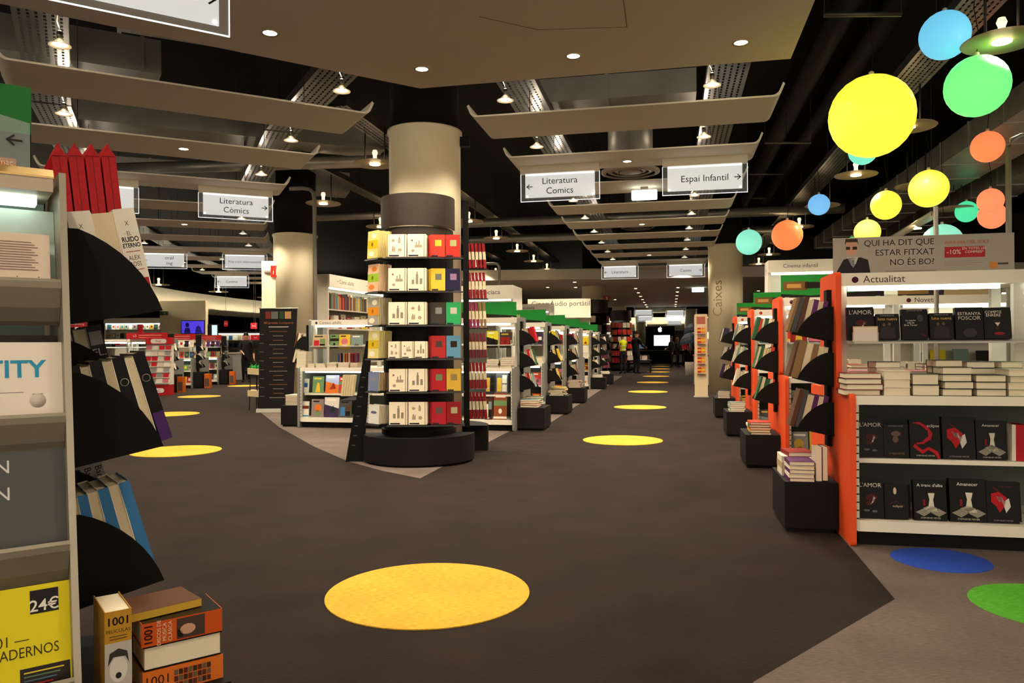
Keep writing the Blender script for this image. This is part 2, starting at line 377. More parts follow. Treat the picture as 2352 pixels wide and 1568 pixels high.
# cream cove-lit fascia sweeping along the left
LW = [(-12.6,16),(-13.5,22),(-14.05,28),(-14.15,33),(-13.6,38),(-12.2,43),(-10.5,47)]
lit_wall('wall_fascia_left', [(x, y) for x, y in LW], 2.88, 3.68, 0)
shelf = MB()
for a, b in zip(LW, LW[1:]):
    a, b = Vector(a), Vector(b); d = (b-a).normalized(); n = Vector((d.y, -d.x))
    shelf.prism([tuple(a-n*.1), tuple(b-n*.1), tuple(b+n*.28), tuple(a+n*.28)], 2.76, 2.86, 'z')
    L = (b-a).length
    light('cove_light', 'AREA', 55*L/5, (1,.88,.62), None, Matrix.Translation((*( (a+b)/2 + n*.16), 2.9)) @ RZ(math.atan2(d.y, d.x)) @ RX(math.radians(215)), shape='RECTANGLE', size=L, size_y=.06)
struct('trim_1', shelf, BEIGE)
ft = thing('fascia_lettering', 'grey Vídeo lettering on the cream lit fascia', 'lettering', T(-11.9, 43.1, 3.2) @ RZ(-1.05+.35))
text(ft, 'Vídeo', .75, '6a604e', T(0, -.25, 0), align='LEFT')
# fascia low wall section with Cinema and Audio portatil
m = MB(); m.box(0, 2.15, 0, .2, 2.2, 2.85); w_ = struct('wall_fascia_middle', m, LITW, T(.55, 26.2, 0) @ RZ(-.1))
text(w_, 'Cinema', .24, '6a604e', T(.5, -.005, 2.68)); text(w_, 'Àudio portàtil', .24, '6a604e', T(1.45, -.005, 2.68))
m = MB(); m.box(1.2, 2.15, 0, .2, 0, 2.2); struct('wall_middle', m, LITW, T(.55, 26.4, 0) @ RZ(-.1))
light('fascia_wash', 'SPOT', 120, WARM, None, Matrix.Translation((2.2, 24.6, 3.3)) @ RX(math.radians(40)), spot_size=1.6, spot_blend=.8, shadow_soft_size=.1)
# farthest lit wall
lit_wall('wall_far', [(3,57.5),(17,55.5)], 2.45, 3.3, 0)
light('far_cove', 'AREA', 420, (1,.88,.62), None, Matrix.Translation((10.2, 56.1, 2.5)) @ RZ(-.14) @ RX(math.radians(215)), shape='RECTANGLE', size=13, size_y=.08)
m = MB(); m.box(0, 14, 0, .2, 2.3, 2.42); struct('trim_2', m, BEIGE, T(3, 57, 0) @ RZ(-.14))
m = MB(); m.box(0, 14, .4, .6, 0, 2.4); struct('wall_far_low', m, mat('6d6455', .7), T(3, 57.4, 0) @ RZ(-.14))
# second group of boards beyond the soffit
for k in range(5):
    c = Vector((1.463,10.08,3.55)) + RV(37+2*k) 
    baffle(c, -RA, 3.25, .8, 'beige ceiling board beyond the soffit, %s of the far group' % ORD[k], 'far ceiling boards')

# ---------------------------------------------------------------- hanging signs
GLOW = mat('e6eae9', .5, emit=.56); EDGE = mat('ffffff', .4, emit=1.3); ACR = mat('e8efee', .08, alpha=.10); EDGE.cycles.emission_sampling = 'NONE'
def arrow(parent, M, s=1, h='2c2a28', L=.085):
    m = MB(); t = .006
    m.box(-L/2, L/2, -.001, 0, -t, t)
    for sg in (-1, 1):
        m.prism([(s*L/2+s*.004, 0), (s*(L/2-.04), sg*.038), (s*(L/2-.04)-s*.009, sg*.03), (s*(L/2-.013), 0)], -.001, 0)
    part('arrow', m, mat(h, .6), parent, M)
def hang_sign(top, rz, lines, arr, label, w=1.1, h=.36, group='hanging acrylic aisle signs', size=.125, wires=0):
    o = thing('hanging_sign', label, 'sign', T(*top) @ RZ(rz), group)
    m = MB(); m.box(-w/2, w/2, -.05, .05, -.10, 0); part('header_box', m, BEIGE, o)
    m = MB(); m.box(-w/2, w/2, .004, .012, -.12-h, -.10); part('acrylic_pane', m, ACR, o)
    for nm, b in (('lit_edge',(-w/2,w/2,.002,.014,-.126-h,-.12-h)),('lit_edge',(-w/2-.004,-w/2+.002,.002,.014,-.126-h,-.1)),('lit_edge',(w/2-.002,w/2+.004,.002,.014,-.126-h,-.1))):
        m = MB(); m.box(*b); part(nm, m, EDGE, o)
    m = MB(); m.box(-w/2+.065, w/2-.065, -.008, .002, -.075-h, -.102); pn = part('frosted_panel', m, GLOW, o)
    m = MB(); m.box(-w/2+.07, w/2-.07, -.0095, -.008, -.125, -.104); part('light_strip', m, EDGE, pn)
    for sx in (-1, 1):
        m = MB(); m.lathe([(.011,0),(.011,.01),(0,.012)], 10); part('fixing_stud', m, EDGE, o, T(sx*(w/2-.09), -.008, -.055-h) @ RX(math.pi/2))
    n = len(lines)
    for i, s in enumerate(lines):
        text(o, s, size, '2e2e2d', T(.0, -.0098, -.10-h*.5-(i-(n-1)/2)*size*1.1), wx=1.0)
    if wires:
        for sx in (-1, 1): m = MB(); m.tube([(sx*w*.4,0,0),(sx*w*.4,0,wires)], .006, 4); part('suspension_wire', m, DGREY, o)
    if arr: arrow(o, T(arr*(w/2-.125), -.0098, -.10-h*.5), arr)
    return o
B2 = rp(0, 1.84, BH)
hang_sign(rp(-.98,1.97,BH), -RA, ['Literatura','Comics'], -1, 'lit hanging sign reading Literatura Comics with left arrow')
hang_sign(rp(.97,1.97,BH), -RA, ['Espai Infantil'], 1, 'lit hanging sign reading Espai Infantil with right arrow')
hang_sign(rp(-.98,1.84*8+.1,BH), -RA, ['Literatura'], -1, 'small distant hanging sign reading Literatura with left arrow')
hang_sign(rp(.97,1.84*8+.1,BH), -RA, ['Caixes'], 1, 'small distant hanging sign reading Caixes with right arrow')
def lb_pt(k, u, off=.1):
    c, a = LBAF[k]; return Vector((c.x+math.cos(a)*u-math.sin(a)*off, c.y+math.sin(a)*u+math.cos(a)*off, BH)), a
for k, u, ln, ar, lb in ((2,.95,['Literatura','Còmics'],1,'lit hanging sign reading Literatura Còmics over the left aisle'),(2,-.98,[],-1,'lit hanging sign half hidden behind the red books'),
      (6,.98,['Pop rock internacional'],1,'hanging sign reading Pop rock internacional with right arrow'),(6,-.98,['        onal','        ing'],-1,'hanging sign ending in onal and ing beside the white book'),
      (9,-.55,['Cinema'],-1,'distant hanging sign reading Cinema over the left aisle'),(9,1.1,[],1,'distant hanging sign cut off by the column behind the banner')):
    p, a = lb_pt(k, u); hang_sign(p, a, ln, ar, lb, size=.088 if ln and len(ln[0]) > 12 else .125)
sL = F(527,75,3.26); aL = math.radians(33)
hang_sign(Vector((sL.x-math.cos(aL)*.62, sL.y-math.sin(aL)*.62, BH-.02)), aL, [], 1, 'large bright hanging sign cut by the top left corner', w=1.24, h=.37)
for i, (x, y, w, Y) in enumerate(((1478,656,42,44),(1482,727,36,46),(1551,714,42,44),(1549,725,42,45),(1549,737,32,52))):
    c = W(x, y-5 if i else 713-5, Y); hang_sign(c, -RA, [], 0, 'tiny white hanging sign far down the right aisle, %s one' % ORD[i], w=w/1750*Y, h=.3, group='tiny far signs', wires=5.59-c.z)
# white emergency light boxes
for c, lb, s in ((rp(.12,3.72,BH), 'white glowing emergency light box under a right aisle board', 1), (W(1603,657,30), 'small glowing emergency light near the Caixes column', 1.15), (W(1587,693,45), 'smallest glowing emergency light far down the right aisle', 1.3)):
    o = thing('emergency_light', lb, 'light', T(*c) @ RZ(-RA) @ Matrix.Scale(s, 4), 'emergency lights')
    m = MB(); m.box(-.06,.06,-.03,.03,-.05,0); part('mount', m, mat('b9b3a6', .5), o)
    m = MB(); m.prism(rrect(-.2,.2,-.2,-.05,.02), -.035, .035); part('diffuser', m, mat('fbfff4', .5, emit=3), o)

# ---------------------------------------------------------------- pendant discs
def disc(c, r, label, group, on=True, cable=True):
    o = thing('disc_pendant', label, 'pendant lamp', T(*c), group)
    key = ('disc', r)
    if key not in LAMPG:
        a = MB(); a.lathe([(.08,.0),(r-.01,.0),(r,.01),(r-.01,.02),(.08,.02)], 36, caps=False)
        b = MB(); b.lathe([(0,-.002),(.08,-.002),(.08,.015),(0,.02)], 20)
        d = MB(); d.tube([(-r*.45,0,.02),(-r*.45,0,.57)], .012, 6); e = MB(); e.tube([(r*.45,0,.02),(r*.45,0,.57)], .012, 6)
        f = MB(); f.lathe([(.05,.02),(.03,.06),(.03,.14),(.045,.18),(.03,.22)], 14)
        LAMPG[key] = (a.mesh('disc', mat('b7a88c', .35, alpha=.85)), b.mesh('bulb', HOT), d.mesh('rod', DGREY), e.mesh('rod', DGREY), f.mesh('socket', mat('ffe9c4', .3, .3, emit=1.2)))
    ms = LAMPG[key]
    new('disc', ms[0], o); new('bulb', ms[1], o) if on else None; new('rod', ms[2], o); new('rod', ms[3], o); new('socket', ms[4], o) if on else None
    if cable: m = MB(); m.tube([(0,0,.2),(.01,0,.5),(0,0,5.59-c[2])], .006, 5); part('cable', m, BLACK, o)
    if on: lamp_light(o, -.03, LAMP_W)
def disc_row(p0, n, step, lb, group='disc pendant lamps', skip=(), cable=False):
    for k in range(n):
        if k in skip: continue
        p = Vector(p0) + RV(step*k); disc(p, .33, 'flat disc pendant lamp, %s along the row %s' % (ORD[k], lb), group, True, cable)
disc_row((-2.07,11.6,4.02), 7, 2.75, 'over the middle bookcases', group='discs over middle bookcases')
tray(Vector((-2.35,10.3,4.5)), Vector((-2.35,10.3,4.5))+RV(20), .3, 'narrow cable tray carrying the discs over the middle bookcases')
disc_row((-3.55,14.4,3.95), 6, 2.9, 'above the tall comics shelves', group='discs over comics shelves')
tray(Vector((-3.85,12.6,4.5)), Vector((-3.85,12.6,4.5))+RV(17), .3, 'narrow cable tray carrying the discs above the comics shelves')
disc_row((4.42,6.85,3.95), 8, 2.75, 'over the coloured globes', group='discs over the globes')
tray(Vector((4.08,5.2,4.5)), Vector((4.08,5.2,4.5))+RV(22), .42, 'long perforated cable tray behind the coloured globes')
for i, (x, y, Y) in enumerate(((2105,428,12.5),(1820,520,20),(2190,480,14))):
    disc(W(x, y, Y), .33, 'unlit disc pendant among the coloured globes, %s from left' % ORD[(1,0,2)[i]], 'unlit disc pendants', False)

# ---------------------------------------------------------------- ducts, diffusers, pipes
GALV = mat('b0aca2', .42, .75, noise=.15, nscale=2.0)
disc_row((-11.6,20.5,3.2), 5, 3.2, 'along the far left fascia', group='discs by the left fascia', cable=True)
def duct(c, rz, L, w, h, label):
    o = thing('air_duct', label, 'air duct', T(*c) @ RZ(rz), 'galvanised air ducts')
    m = MB(); m.box(0, L, -w/2, w/2, 0, h); part('casing', m, GALV, o)
    for k in range(int(L//1.2)+1):
        m = MB(); m.box(k*1.2-.02, k*1.2+.02, -w/2-.012, w/2+.012, -.012, h+.012); part('flange', m, GALV, o)
    m = MB(); m.tube([(L*.5, 0, h), (L*.5, 0, 5.59-c[2])], .01, 5); part('hanger_rod', m, DGREY, o)
aw = math.radians(30)
duct((-5.2,5.55,4.55), aw, 3.4, .75, .4, 'galvanised duct above the first left aisle board')
duct((-3.9,7.6,4.5), aw-.05, 3.0, .5, .35, 'galvanised duct in the second gap of the left aisle')
duct((-6.6,8.1,4.5), aw, 2.6, .8, .4, 'short galvanised duct behind the left perforated tray')
duct((-6.4,11.0,4.5), aw-.1, 4.6, .6, .35, 'galvanised duct above the third left aisle board')
duct((-8.2,14.6,4.5), .35, 5.0, .7, .4, 'galvanised duct farther along the left aisle')
duct((.1,10.15,4.35), -RA, 2.3, .7, .3, 'galvanised duct crossing above the Literatura Comics sign')
duct((6.5,7.6,4.15), math.pi/2-RA, 16, 1.0, .35, 'long wide galvanised duct reflecting the coloured globes')
duct((8.2,9.0,4.1), math.pi/2-RA, 14, .8, .35, 'galvanised duct on the far right behind the orange globes')
def pipe(a, b, r, label, h=None):
    o = thing('round_duct', label, 'pipe', None, 'round ceiling pipes')
    m = MB(); m.tube([a, b], r, 14); part('tube', m, h or GALV, o)
    m = MB(); mid = (Vector(a)+Vector(b))/2; m.tube([mid, (mid.x, mid.y, 5.59)], .008, 5); part('hanger_rod', m, DGREY, o)
PZ = 4.34
pipe((-1.6,19.3,PZ), (7.6,17.4,PZ), .11, 'spiral pipe crossing over the middle bookcases and right aisle')
pipe((-1.2,22.2,PZ), (7.6,20.4,PZ), .11, 'second spiral pipe crossing farther over the right aisle')
pipe((-7.5,13.2,PZ), (-1.2,12.6,PZ), .10, 'spiral pipe crossing left of the notebook column')
pipe((-7,18.5,PZ), (-1.5,17.6,PZ), .10, 'second spiral pipe crossing over the tall comics shelves')
DK = mat('141211', .6)
for i, (a, b) in enumerate((((3.0,4.5,5.2),(6.4,21,5.2)),((3.6,4.5,5.25),(7.0,21,5.25)),((1.9,5,5.3),(5.2,21,5.3)))): pipe(a, b, .16, 'black painted pipe under the dark ceiling, %s of three' % ORD[i], DK)
for i, (x, y, Y, r) in enumerate(((1448,397,11.3,.43),(1465,523,19.5,.43),(1290,355,13,.2))):
    if i == 2: continue
    c = W(x, y, Y); o = thing('air_diffuser', 'round ringed ceiling air diffuser, %s one over the right aisle' % ('nearer','farther')[i], 'air diffuser', T(*c), 'air diffusers')
    for j, (r0, r1, z) in enumerate(((r,r-.06,0),(r-.09,r-.15,.02),(r-.18,r-.24,.03))):
        m = MB(); m.lathe([(r0, z+.03),(r0, z),(r1, z-.02),(r1-.005, z)], 32, caps=False); part('ring', m, mat('9d9484', .5), o)
    m = MB(); m.lathe([(0,0),(r-.27,0),(r-.27,.03),(0,.03)], 24); part('centre_plate', m, mat('9d9484', .5), o)
    m = MB(); m.lathe([(r-.1,.05),(r-.1,5.55-c.z)], 24); part('duct_neck', m, GALV, o)
for i, c in enumerate((((1.72,5.0),(2.15,5.4)),((4.5,6.5),(5.2,7.0)),((4.6,10.5),(5.4,11)))):
    pass
for i, (x0, y0, x1, y1, Y) in enumerate(((1893,34,2070,20,6.2),(1757,328,1862,325,12),(1720,400,1800,398,16),(1700,455,1780,453,20))):
    a, b = W(x0, y0, Y), W(x1, y1, Y); b.z = a.z
    o = thing('slot_grille', 'thin dark slot grille under the black ceiling, %s from the front' % ORD[i], 'vent', None, 'slot grilles')
    m = MB(); m.tube([a, b], .02, 6); part('bar', m, mat('5a5449', .4, .6), o)
    m = MB(); m.tube([a, (a.x, a.y, 5.59)], .004, 4); part('wire', m, DGREY, o); m = MB(); m.tube([b, (b.x, b.y, 5.59)], .004, 4); part('wire', m, DGREY, o)

# ---------------------------------------------------------------- coloured globe lamps
BALLS = [(2002,267,186,6.5,'fff044','large yellow glowing globe, biggest of all'),(2170,81,108,7.3,'6ac0e4','sky blue glowing globe at the top right'),(2244,198,137,7.0,'74f082','green glowing globe right of the large yellow one'),
 (1982,346,64,11,'74dcc0','teal glowing globe peeping out under the large yellow one'),(2268,337,70,9.8,'ff8450','orange glowing globe under the green one'),(2133,433,85,10.2,'fff04a','yellow glowing globe second in size, right of centre'),
 (2035,471,66,12,'fff04a','yellow glowing globe left of the second yellow one'),(1881,470,48,14.2,'70b4e8','small blue glowing globe'),(2275,461,56,12,'ff8c60','orange glowing globe, upper of the overlapping pair'),
 (2279,495,60,13,'ff8c60','orange glowing globe, lower of the overlapping pair'),(2220,486,48,14,'4fdc9c','small mint glowing globe beside the orange pair'),(1992,533,58,13,'fff060','yellow glowing globe just above the grey member banner'),
 (1808,540,69,12.6,'ff8048','orange glowing globe above the Cinema infantil header'),(1720,556,58,13.6,'80dcc2','teal glowing globe beside the Caixes column'),(2164,560,90,11,'8adcc0','pale teal globe rising behind the grey member banner'),(1957,556,24,16,'4fdc6c','tiny green globe behind the yellow one over the banner')]
for x, y, b, Y, h, lb in BALLS:
    c = W(x, y, Y); r = b*Y/FPX/2
    o = thing('globe_lamp', lb, 'globe lamp', T(*c), 'coloured globe lamps')
    m = MB(); m.lathe([(r*math.sin(math.pi*i/14), -r*math.cos(math.pi*i/14)) for i in range(15)], 32); gm = mat(h, .3, emit=1.0); part('globe', m, gm, o); gm.cycles.emission_sampling = 'FRONT' if b > 130 else 'NONE'
    m = MB(); m.lathe([(.022,r-.005),(.022,r+.03),(.01,r+.04)], 10); part('cap', m, mat('d0c8b0', .4), o)
    m = MB(); m.tube([(0,0,r+.03),(.02,0,r+.2),(-.02,.01,r+.45),(0,0,r+.7),(0,0,5.59-c.z)], .004, 5); part('cable', m, mat('0a0a0a', .6), o)

# ---------------------------------------------------------------- curved grey posts
def post(pts, r, label):
    o = thing('bent_post', label, 'post', None, 'bent grey posts'); m = MB(); m.tube(pts, r, 10); part('tube', m, mat('8e897c', .45, .3), o)
    b = Vector(pts[0]); m = MB(); m.lathe([(r*2.2, b.z), (r*2.2, b.z+.012)], 14, M=T(b.x, b.y, 0)); part('foot_plate', m, mat('8e897c', .45, .3), o)
b = W(724,742,12.9)
post([(b.x,b.y,0),(b.x,b.y,3.75),(b.x-.02,b.y,3.86),(b.x-.08,b.y,3.92),(b.x-.2,b.y,3.94),(b.x-.42,b.y,3.93)], .035, 'tall bent grey post beside the column behind the banner')
b = W(2317,545,6.1); tz = W(2317,312,6.1).z
post([(b.x,b.y,0),(b.x,b.y,tz-.1),(b.x+.03,b.y,tz-.03),(b.x+.1,b.y,tz),(b.x+.6,b.y,tz+.01)], .022, 'bent grey post beside the orange globes on the right')
b = W(2150,560,6.0); post([(b.x,b.y,0),(b.x,b.y,W(2150,474,6.0).z)], .018, 'straight thin grey post under the second yellow globe')
b = W(1147,660,16.5); t = W(1147,605,16.5).z
post([(b.x,b.y,0),(b.x,b.y,t-.08),(b.x-.03,b.y,t-.02),(b.x-.1,b.y,t),(b.x-.3,b.y,t)], .03, 'short bent grey post above the policiaca header')
# ---------------------------------------------------------------- books
COLN = {'17110f':'black','1c1614':'black','5b2a63':'purple','efe3cb':'cream','e9e2d2':'white','8a1c1c':'dark red','b8202a':'red','c23b2e':'red','2c5a8a':'blue','3d7ab0':'blue','2f5a3a':'green','6b8a5a':'green','c9a13a':'ochre','d9b23a':'yellow','e3c61e':'yellow','5a3a26':'brown','8a6a44':'brown','4a4a4c':'grey','8c8a86':'grey','d8702a':'orange','24303c':'navy','3a2a4a':'violet','b9a27c':'tan','7a8f8a':'teal','9fb0a0':'pale green','d8c9b4':'beige','c86a7a':'pink','6f2a30':'maroon'}
def cname(h): return COLN.get(h, 'plain')
BKM = {}
DEEP = {'17110f':'0b0808','1c1614':'0d0a0a'}
def book_mesh(w, h, t, cov, pag, simple=False):
    cov = DEEP.get(cov, cov)
    k = (round(w,3), round(h,3), round(t,3), cov, pag, simple)
    if k in BKM: return BKM[k]
    b = min(.0025, t*.12)
    m = MB(); x, y = w/2, t/2
    if simple:
        m.add([(-x,-y,-h/2),(x,-y,-h/2),(x,y,-h/2),(-x,y,-h/2),(-x,-y,h/2),(x,-y,h/2),(x,y,h/2),(-x,y,h/2)], [(0,1,5,4),(2,3,7,6),(3,0,4,7)], 0)
        m.add([(-x,-y,-h/2),(x,-y,-h/2),(x,y,-h/2),(-x,y,-h/2),(-x,-y,h/2),(x,-y,h/2),(x,y,h/2),(-x,y,h/2)], [(3,2,1,0),(4,5,6,7),(1,2,6,5)], 1)
        r = m.mesh('book', [mat(cov, .45), mat(pag, .8)])
    else:
        m.prism([(-x,-y),(x,-y),(x,-y+b),(-x+b,-y+b),(-x+b,y-b),(x,y-b),(x,y),(-x,y)], -h/2, h/2, 'z')
        p = MB(); p.box(-x+b, x-.004, -y+b, y-b, -h/2+.004, h/2-.004)
        r = (m.mesh('cover', mat(cov, .4)), p.mesh('page_block', mat(pag, .85, noise=.06, nscale=300)))
    BKM[k] = r
    return r
def prints(o, w, h, t, spec):
    for e in spec:
        if e[0] == 't':
            _, s, x, z, size, c = e[:6]; text(o, s, size*w, c, T(x*w, -t/2-.0012, z*h), name='title')
        else:
            m = MB()
            for pl in e[2:]: m.add([(x*w, -t/2-.0006-.0002*e.count(None), z*h) for x, z in pl], [tuple(range(len(pl)))])
            part('cover_print', m, mat(e[1], .45), o)
def book(M, w, h, t, cov, label, pag='e8dcc0', group=None, spec=(), simple=False, name='book', cat='book'):
    r = book_mesh(w, h, t, cov, pag, simple)
    if simple: o = thing(name, label, cat, M, group, r)
    else:
        o = thing(name, label, cat, M, group, r[0]); new('page_block', r[1], o)
    if spec: prints(o, w, h, t, spec)
    return o
def onplane(G, px, py, yl):
    Gi = G.inverted(); c = Gi @ Vector((0, 0, CAMZ)); d = (Gi @ W(px, py, 1.0)) - c
    return c + d*((yl - c.y)/d.y)
def oval(cx, cz, rx, rz, n=12): return [(cx+rx*math.cos(2*math.pi*i/n), cz+rz*math.sin(2*math.pi*i/n)) for i in range(n)]
def rc(x0, x1, z0, z1): return [(x0,z0),(x1,z0),(x1,z1),(x0,z1)]
def faced(G, yl, z, x0, x1, ytop, cov, label, t=.03, spec=(), lean=.12, group=None, pag='e8dcc0', name='book', cat='book', simple=False, yaw=0.0, hmax=9):
    """a book standing face out: its left, right and top edges are given as photo pixels"""
    p0, p1 = onplane(G, x0, ytop, yl), onplane(G, x1, ytop, yl)
    w, h = p1.x-p0.x, min(hmax, ((p0.z+p1.z)/2-z)/math.cos(lean))
    return book(G @ T((p0.x+p1.x)/2, yl+t/2, z+.002) @ RX(-lean) @ RZ(yaw) @ T(0, 0, h/2), w, h, t, cov, label, pag, group, spec, simple, name, cat)
def flatM(x, y, z, t, yaw=0): return T(x, y, z+t/2) @ RZ(yaw) @ RX(-math.pi/2)

def rs(r):
    """a made-up cover design"""
    a, b, c = r.choice(PAL), r.choice(PAL), r.choice(['e9e2d2','17110f','efe3cb','d9b23a'])
    k = r.randrange(6)
    art = [[('p',a,rc(-.42,.42,-.3,.18)),('p',b,oval(r.uniform(-.15,.15),-.08,.16,.13,10))],
           [('p',a,[(-.5,-.5),(.5,-.5),(.5,-.05),(-.5,.15)]),('p',b,[(-.2,-.3),(.1,.1),(.3,-.25)])],
           [('p',a,oval(r.uniform(-.1,.1),.0,.3,.22,14)),('p',b,[(-.25,-.4),(-.1,-.1),(.12,-.1),(.28,-.4)])],
           [('p',a,rc(-.5,.5,.02,.22)),('p',b,rc(-.5,.5,-.46,-.38)),('p',c,oval(0,-.18,.14,.1,8))],
           [('p',a,[(-.05,.15),(.1,.1),(.16,-.1),(.22,-.45),(-.22,-.45),(-.14,-.1)]),('p',b,oval(.02,.2,.09,.075,10))],
           [('p',a,rc(-.4,-.02,-.4,.1)),('p',b,rc(.02,.4,-.1,.2)),('p',c,rc(.02,.4,-.4,-.14))]][k]
    return art + [('p',c,rc(-.36,r.uniform(.1,.38),.33,.41))]
# ---------------------------------------------------------------- bookcases
ORANGE = mat('e8552a', .45); GREYP = mat('8b8a84', .4, .3); WHITEM = mat('d6d2c4', .45); LOWB = mat('5c6560', .6)
TUBE = mat('f6fff2', .5, emit=9); TUBE.cycles.emission_sampling = 'FRONT'; SLOT = mat('2a2826', .6)
def gondola(name, label, O, rz, xs, end, hdr, lower_light=False, top_z=1.72, mirror=False, group='double sided bookcases', ends=(1,0)):
    G = T(O[0], O[1], 0) @ RZ(rz)
    o = thing(name, label, 'bookcase', G, group)
    x0, x1 = xs[0], xs[-1]
    m = MB(); m.box(x0+.02, x1-.02, .05, 1.23, 0, .10); part('plinth', m, BLACK, o)
    for a, b in zip(xs, xs[1:]):
        m = MB(); m.box(a+.01, b-.01, .0, .66, .095, .16); part('bottom_shelf', m, CREAM, o)
        m = MB(); m.box(a+.025, b-.025, .10, .66, .503, .53); part('middle_shelf', m, CREAM, o)
        m = MB(); m.box(a, b, .66, .69, .10, .88); part('back_board', m, LOWB, o)
        m = MB(); m.box(a, b, 1.24, 1.28, .0, .88); part('rear_board', m, GREYP, o)
        m = MB(); m.box(a+.003, b-.003, -.005, 1.285, .875, .93); part('worktop', m, CREAM, o)
        m = MB(); m.prism([(.22,1.262),(.40,1.285),(.40,1.275),(.23,1.25),(.22,1.25)], a+.05, b-.05, 'x'); part('display_ledge', m, SILVER, o)
        m = MB(); m.box(a+.05, b-.05, .88, 1.05, 1.25, 1.27); part('rear_ledge', m, SILVER, o)
        m = MB(); m.box(a, b, .39, .89, top_z-.085, top_z); hd = part('header', m, CREAM, o)
        m = MB(); m.box(a+.06, b-.12, .42, .47, top_z-.115, top_z-.087); part('light_tube', m, TUBE, o)
        if lower_light:
            m = MB(); m.box(a+.06, b-.06, .06, .09, .852, .874); part('light_tube', m, TUBE, o)
    for i, a in enumerate(xs):
        q = .01 if i == 0 else -.01 if i == len(xs)-1 else 0
        m = MB(); m.box(a-.011+q, a+.011+q, .0, .04, .10, .875); u = part('front_upright', m, WHITEM, o)
        s = MB()
        for k in range(14): s.box(a-.006+q, a+.01+q, -.0015, .0, .17+k*.05, .178+k*.05)
        tag(part('upright_slots', s, SLOT, u), None, None, None, 'stuff')
        for y in (.45, .80):
            m = MB(); m.box(a-.03+q*2, a+.03+q*2, y, y+.05, .93, top_z-.085); part('upper_post', m, WHITEM, o)
    em = ORANGE if end == 'orange' else GREYP
    for sd, on in zip((-1, 1), ends):
        if not on: continue
        xa, xb = (x0-.035, x0) if sd < 0 else (x1, x1+.035)
        m = MB(); m.prism(rrect(-.02, 1.30, .0, .94, .03), xa, xb, 'x'); part('lower_end_panel', m, em, o)
        m = MB(); m.prism(rrect(.37, .91, .935, top_z+.01, .04), xa, xb, 'x'); part('upper_end_panel', m, em, o)
    for tx, sx, dotc in hdr:
        if tx: text(o, tx, .066, '4a3d3a', T(sx+.07, .3885, top_z-.045), align='LEFT', name='header_lettering')
        m = MB(); m.lathe([(.021,0),(.021,.001)], 18); part('header_dot', m, mat(dotc, .5), o, T(sx+.02, .389, top_z-.045) @ RX(math.pi/2))
    return o, G
FINM = mat('0f0d0c', .7, bump=.04, nscale=300)
def rack(P, ns, zs, who, books, L=.28, H=.22, D=.24, post=(.55,1.62)):
    """pockets with quarter-round fins on a bookcase end; local x = outward, near side at y = ns"""
    o = thing('book_rack', 'black steel rack with curved fins on the end of %s' % who, 'rack', P, 'black fin racks')
    m = MB(); m.box(.0, .03, -.05, .05, post[0], post[1]); part('mounting_post', m, BLACK, o)
    fin = [(.0, -.03), (L, .02)]
    for i in range(9):
        t = math.radians(90-i*11.25); ex, ez = math.sin(t), math.cos(t); lx = 1-i/8; fin.append((.05+(L-.05)*(.55*ex+.45*lx), .02+(H-.02)*(.55*ez+.45*(1-lx))))
    fin.append((.0, H))
    for z, pk, spec in zip(zs, ('top','middle','bottom'), books):
        m = MB(); m.prism([(.0,-.03),(L-.01,.018),(L-.01,.023),(.035,-.018),(.012,H*.8),(.008,H*.8)], -D/2, D/2, 'y')
        tr = part('pocket', m, FINM, o, T(0, 0, z))
        for s in (-1, 1):
            f = MB(); f.prism(fin, s*D/2-.003, s*D/2+.003, 'y'); part('fin', f, FINM, tr)
        x = .05
        for i, (cov, t, h, w, sp) in enumerate(spec):
            tilt = .17 + .02*i
            zb = -.015 + .17*(x+t/2)
            M = P @ T(x+t/2+.02, ns*(D/2-.008-w/2), z+zb+.008) @ RY(-tilt) @ T(0, 0, h/2) @ RZ(math.pi/2 if (ns < 0) == bool(sp) else -math.pi/2)
            book(M, w, h, t, cov, '%s %s, %s outward in %s rack pocket of %s' % (cname(cov), 'book spine' if sp else 'book fore-edge', ORD[i], pk, who), group='books in fin racks', name='racked_book', pag='e0d0ac')
            x += t+.004
def plinth_box(M, w, d, h, label):
    o = thing('display_box', label, 'display box', M, 'black floor boxes')
    m = MB(); m.prism([(0,0),(w,0),(w,d),(0,d)], .03, h, 'z'); part('body', m, CHAR, o)
    m = MB(); m.box(.02, w-.02, .02, d-.02, 0, .03); part('kick', m, BLACK, o)
    return o
def stack(M, items, who, group='books stacked flat', name='stacked_book', simple=False):
    """items from the bottom up: (w, h, t, colour, dx, dy, yaw)"""
    z = 0
    for i, (w, h, t, c, dx, dy, yaw) in enumerate(items):
        pos = 'bottom' if i == 0 else 'top' if i == len(items)-1 else ORD[i]
        book(M @ flatM(dx, dy, z, t, yaw), w, h, t, c, '%s book %s%s in %s' % (cname(c), pos, '' if pos in ('bottom','top') else ' up', who), group=group, name=name, simple=simple)
        z += t + .0005
PAL = list(COLN)
def rnd_books(n, seed, cols=None, h=.23, w=.155, t=(.015,.035)):
    r = random.Random(seed); out = []
    for i in range(n):
        out.append((r.choice(cols or PAL), round(r.uniform(*t), 3), round(h*r.uniform(.92,1.05), 2), round(w*r.uniform(.92,1.05), 2), r.random() < .5))
    return out

